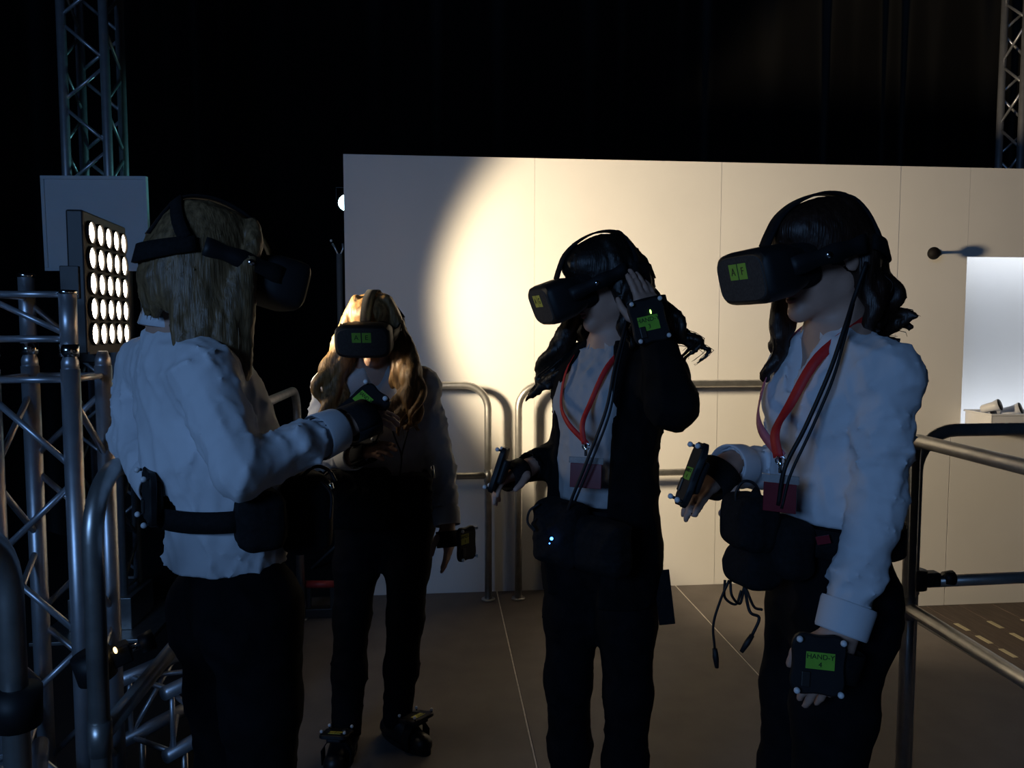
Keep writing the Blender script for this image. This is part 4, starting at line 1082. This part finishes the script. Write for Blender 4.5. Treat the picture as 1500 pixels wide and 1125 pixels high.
lanyard(G, P(858, 697, 1.93), c2w((-.35, -.93, .1)), .09, 'dark red badge on a red lanyard between the black jacket fronts', M_red, M_red, card=(.082, .062), width=.014)
bB = empty('equipment_belt', tuple(G['waist']), 'black equipment belt with blue lit pouch on the person in the black jacket', 'belt', 'equipment belts')
belt(G['waist']-G['u']*.05, G['f'], G['u'], .150, .128, .055, bB)
RB = np.array([unit(np.cross(G['f'], V(0, 0, 1))), G['f'], V(0, 0, 1)])
pouch(bB, P(822, 780, 1.98), RB, (.075, .045, .085), 34); pouch(bB, P(880, 800, 1.90), RB, (.08, .04, .07), 35)
MB().sphere(P(808, 789, 1.915), .0042).build('blue_led', M_bled, bB, True); MB().sphere(P(805, 796, 1.915), .0018).build('blue_led', M_bled, bB, True)
cable([P(790, 738, 1.97), P(776, 748, 1.97), P(773, 765, 1.97), P(783, 778, 1.95)], .0032, bB); cable([P(786, 760, 1.97), P(779, 768, 1.96), P(784, 776, 1.95)], .0026, bB)
cable([G['hc']-G['hf']*.03-G['hr']*.10-G['hu']*.02, P(915, 480, 1.97), P(900, 540, 1.93), P(888, 600, 1.905), P(862, 670, 1.90), P(838, 730, 1.91), P(828, 760, 1.93)], .0042, bB)
cable([P(918, 485, 1.965), P(904, 545, 1.925), P(893, 605, 1.90), P(868, 672, 1.895), P(842, 735, 1.905)], .0030, bB)
MB().strip([P(968, 835, 2.02), P(972, 870, 2.01), P(977, 914, 2.0)], [c2w((0, -1, 0))]*3, .042, .006).build('hanging_strap', M_webbing, bB)

# ================================================================== PERSON C: back left, facing, wavy blond
fC = c2w((.08, -1, 0))
J = dict(head=P(548, 482, 2.66), hf=c2w((-.03, -.96, -.22)), tf=fC,
         neck=P(553, 546, 2.71), waist=P(558, 686, 2.70),
         shL=P(616, 566, 2.66), shR=P(486, 566, 2.69), elL=P(646, 680, 2.72), elR=P(462, 668, 2.70), wrL=P(655, 768, 2.64), wrR=P(520, 668, 2.50),
         hdL=c2w((.1, -.25, -1)), hbL=c2w((.9, -.35, 0)), htL=c2w((0, -1, 0)), hdR=c2w((.8, -.5, .35)), hbR=c2w((-.3, -.3, .9)), htR=c2w((0, .5, .9)), curlL=.6, curlR=.7,
         hipL=P(600, 748, 2.72), hipR=P(530, 748, 2.73))
J['knL'] = at(594, 920, 2.70); J['knL'][2] = .47; J['knR'] = at(516, 930, 2.72); J['knR'][2] = .47
J['anL'] = on_ground(577, 2.74); J['anR'] = on_ground(500, 2.66); J['ftL'] = c2w((.75, -.66, 0)); J['ftR'] = c2w((-.1, -1, 0)); J['blouse'] = .018; J['tail'] = .035; J['sock'] = True; J['vneck'] = .06
pC, G = person(J, 'person with long wavy blond hair in white shirt, standing by the wall facing forward', M_shirt, M_brownblond, seed=61)
locks = fall_locks(70, 290, 15, .22, .04, (.018, .021, .007), 2, .0, .02, 8)
for sgn in (-1, 1):
    for q in range(9):
        locks.append(dict(p=[(sgn*.05, .02, .105), (sgn*.084, .03, .03), (sgn*(.098+.004*q), .045, -.07), (sgn*(.105+.007*q), .055+.004*q, -.15), (sgn*(.085+.010*q), .075+.004*q, -.23-.012*(q % 4)), (sgn*(.08+.009*q), .08+.004*q, -.275-.014*(q % 5))], r=(.014, .019, .005), w=.02, fr=6))
hair(pC, G, M_brownblond, locks, strands=170, wave=.012, seed=23)
headset(G, 'black headset with green stickers lettered A and E', 'AE')
palm = J['wrL']+unit(J['hdL'])*.05
tracker(P(683, 796, 2.57), c2w((.80, -.60, .05)), c2w((.05, 0, 1)), 'black hand tracker with small yellow label hanging beside the rear railing', w=.090, hgt=.115, lines=('HAND-Y', '1'), lab_m=M_labely, lpos=(.014, .018), lsz=(.040, .034), strap=(palm, J['hdL'], J['hbL'], .05, .034))
palm = J['wrR']+unit(J['hdR'])*.05
tracker(palm+V(0, 0, .05), c2w((-.2, -.5, .85)), c2w((.8, -.4, .3)), 'black hand tracker on the bent arm of the wavy blond person', w=.085, hgt=.105, strap=(palm, J['hdR'], J['hbR'], .05, .034))
bC = empty('equipment_belt', tuple(G['waist']), 'black equipment belt with pouches on the wavy blond person', 'belt', 'equipment belts')
belt(G['waist']-G['u']*.035, G['f'], G['u'], .160, .135, .06, bC)
RC = np.array([unit(np.cross(G['f'], V(0, 0, 1))), G['f'], V(0, 0, 1)])
pouch(bC, P(525, 730, 2.54), RC, (.11, .05, .10), 36); pouch(bC, P(607, 725, 2.57), RC, (.06, .045, .075), 37)
cable([P(560, 585, 2.55), P(578, 640, 2.53), P(588, 668, 2.53), P(585, 700, 2.54)], .003, bC); cable([P(606, 600, 2.55), P(595, 640, 2.53), P(588, 668, 2.53)], .003, bC)
cable([P(505, 700, 2.52), P(492, 690, 2.51), P(478, 694, 2.50), P(470, 710, 2.52)], .004, bC)
MB().tube([P(633, 682, 2.58), P(636, 700, 2.58)], .005, 8).build('snap', M_chrome, bC, True)
# trackers strapped on the shoes
for sd, lab in (('L', 'black foot tracker with yellow label on the turned out shoe'), ('R', 'black foot tracker with yellow label on the nearer shoe of the wavy blond person')):
    a = J['an'+sd]; ft = unit(J['ft'+sd])
    t = tracker(V(a[0], a[1], .118)+ft*.105, unit(V(0, 0, 1)-ft*.25), ft, lab, w=.10, hgt=.10, lines=('FOOT-'+sd, '1'), lab_m=M_labely, lpos=(.0, .012), lsz=(.044, .030), group='foot trackers', name='foot_tracker')
    MB().strip([V(a[0], a[1], .03)+ft*.10+np.cross(ft, V(0, 0, 1))*x+V(0, 0, z) for x, z in ((-.048, -.02), (-.05, .03), (-.03, .06), (0, .068), (.03, .06), (.05, .03), (.048, -.02))],
               [np.cross(ft, V(0, 0, 1))*x+V(0, 0, z) for x, z in ((-1, 0), (-1, .2), (-.6, .8), (0, 1), (.6, .8), (1, .2), (1, 0))], .035, .003).build('foot_band', M_webbing, t, True)

# ================================================================== PERSON D: left, seen from behind, straight blond
fD = c2w((.86, .50, 0))
J = dict(head=P(302, 384, 1.62), hf=c2w((.80, .55, -.26)), tf=fD,
         neck=P(266, 490, 1.64), waist=P(330, 738, 1.63),
         shR=P(300, 548, 1.50), shL=P(212, 535, 1.78), elR=P(352, 690, 1.42), elL=P(198, 645, 1.74), wrR=P(492, 630, 1.62), wrL=P(236, 712, 1.585),
         hdR=c2w((.75, .6, .28)), hbR=c2w((-.2, -.35, .9)), htR=c2w((-.4, .8, .3)), hdL=c2w((.25, .0, -1)), hbL=c2w((-.9, -.5, 0)), htL=c2w((.3, -.9, .2)), curlR=.7, curlL=.6,
         hipR=P(378, 880, 1.56), hipL=P(325, 880, 1.70))
J['knR'] = V(J['hipR'][0]+.0, J['hipR'][1]+.01, .49); J['knL'] = V(J['hipL'][0]+.0, J['hipL'][1]+.0, .49)
J['anR'] = V(J['hipR'][0]-.01, J['hipR'][1]-.02, .085); J['anL'] = V(J['hipL'][0]-.02, J['hipL'][1]+.0, .085)
J['ftR'] = fD; J['ftL'] = fD; J['blouse'] = .04; J['tail'] = .115; J['flare'] = .040
pD, G = person(J, 'person with straight blond hair in white shirt at the left, seen from behind', M_shirt, M_blond, seed=81)
locks = fall_locks(48, 122, 9, .215, .012, (.013, .017, .005), 2, .0, .008, 9)
locks += fall_locks(130, 312, 15, .085, .004, (.013, .017, .006), 2, -.008, .008, 10)
for q in range(6):
    locks.append(dict(p=[(.05, .06, .095), (.080, .065, .04), (.092, .06-.006*q, -.05), (.096, .055-.008*q, -.13), (.10+.004*q, .05-.01*q, -.20-.012*(q % 3)), (.105+.004*q, .05-.01*q, -.235-.014*(q % 3))], r=(.012, .016, .004)))
hair(pD, G, M_blond, locks, strands=220, wave=.002, seed=24, srad=.0010)
headset(G, 'black headset on the straight blond hair, seen from behind', '')
palm = J['wrR']+unit(J['hdR'])*.055
tracker(P(528, 600, 1.72), c2w((-.25, -.72, .64)), c2w((.72, .35, .6)), 'black hand tracker with dim green label on the reaching hand at left', w=.098, hgt=.125, lines=('HAND-X', '2'), lpos=(.012, .02), lsz=(.046, .03), strap=(palm, J['hdR'], J['hbR'], .052, .036))
palm = J['wrL']+unit(J['hdL'])*.045
tracker(P(219, 727, 1.50), c2w((-.82, -.57, .0)), c2w((.22, .0, 1)), 'black hand tracker plate behind the back of the straight blond person', w=.085, hgt=.11, strap=(palm, J['hdL'], J['hbL'], .048, .032))
bD = empty('equipment_belt', tuple(G['waist']), 'black equipment belt cinching the loose white shirt at left', 'belt', 'equipment belts')
belt(G['waist']+G['u']*.0, G['f'], G['u'], .172, .142, .042, bD)
RD = np.array([unit(np.cross(G['f'], V(0, 0, 1))), G['f'], V(0, 0, 1)])
pouch(bD, P(440, 745, 1.66), RD, (.09, .05, .085), 38); pouch(bD, P(375, 755, 1.52), RD, (.085, .045, .06), 39)
cable([P(440, 700, 1.60), P(460, 684, 1.60), P(480, 688, 1.60), P(492, 705, 1.6)], .004, bD); cable([P(470, 705, 1.60), P(485, 725, 1.60), P(484, 760, 1.6)], .0035, bD)
MB().tube([P(484, 708, 1.58), P(486, 716, 1.58)], .005, 8).build('snap', M_chrome, bD, True)
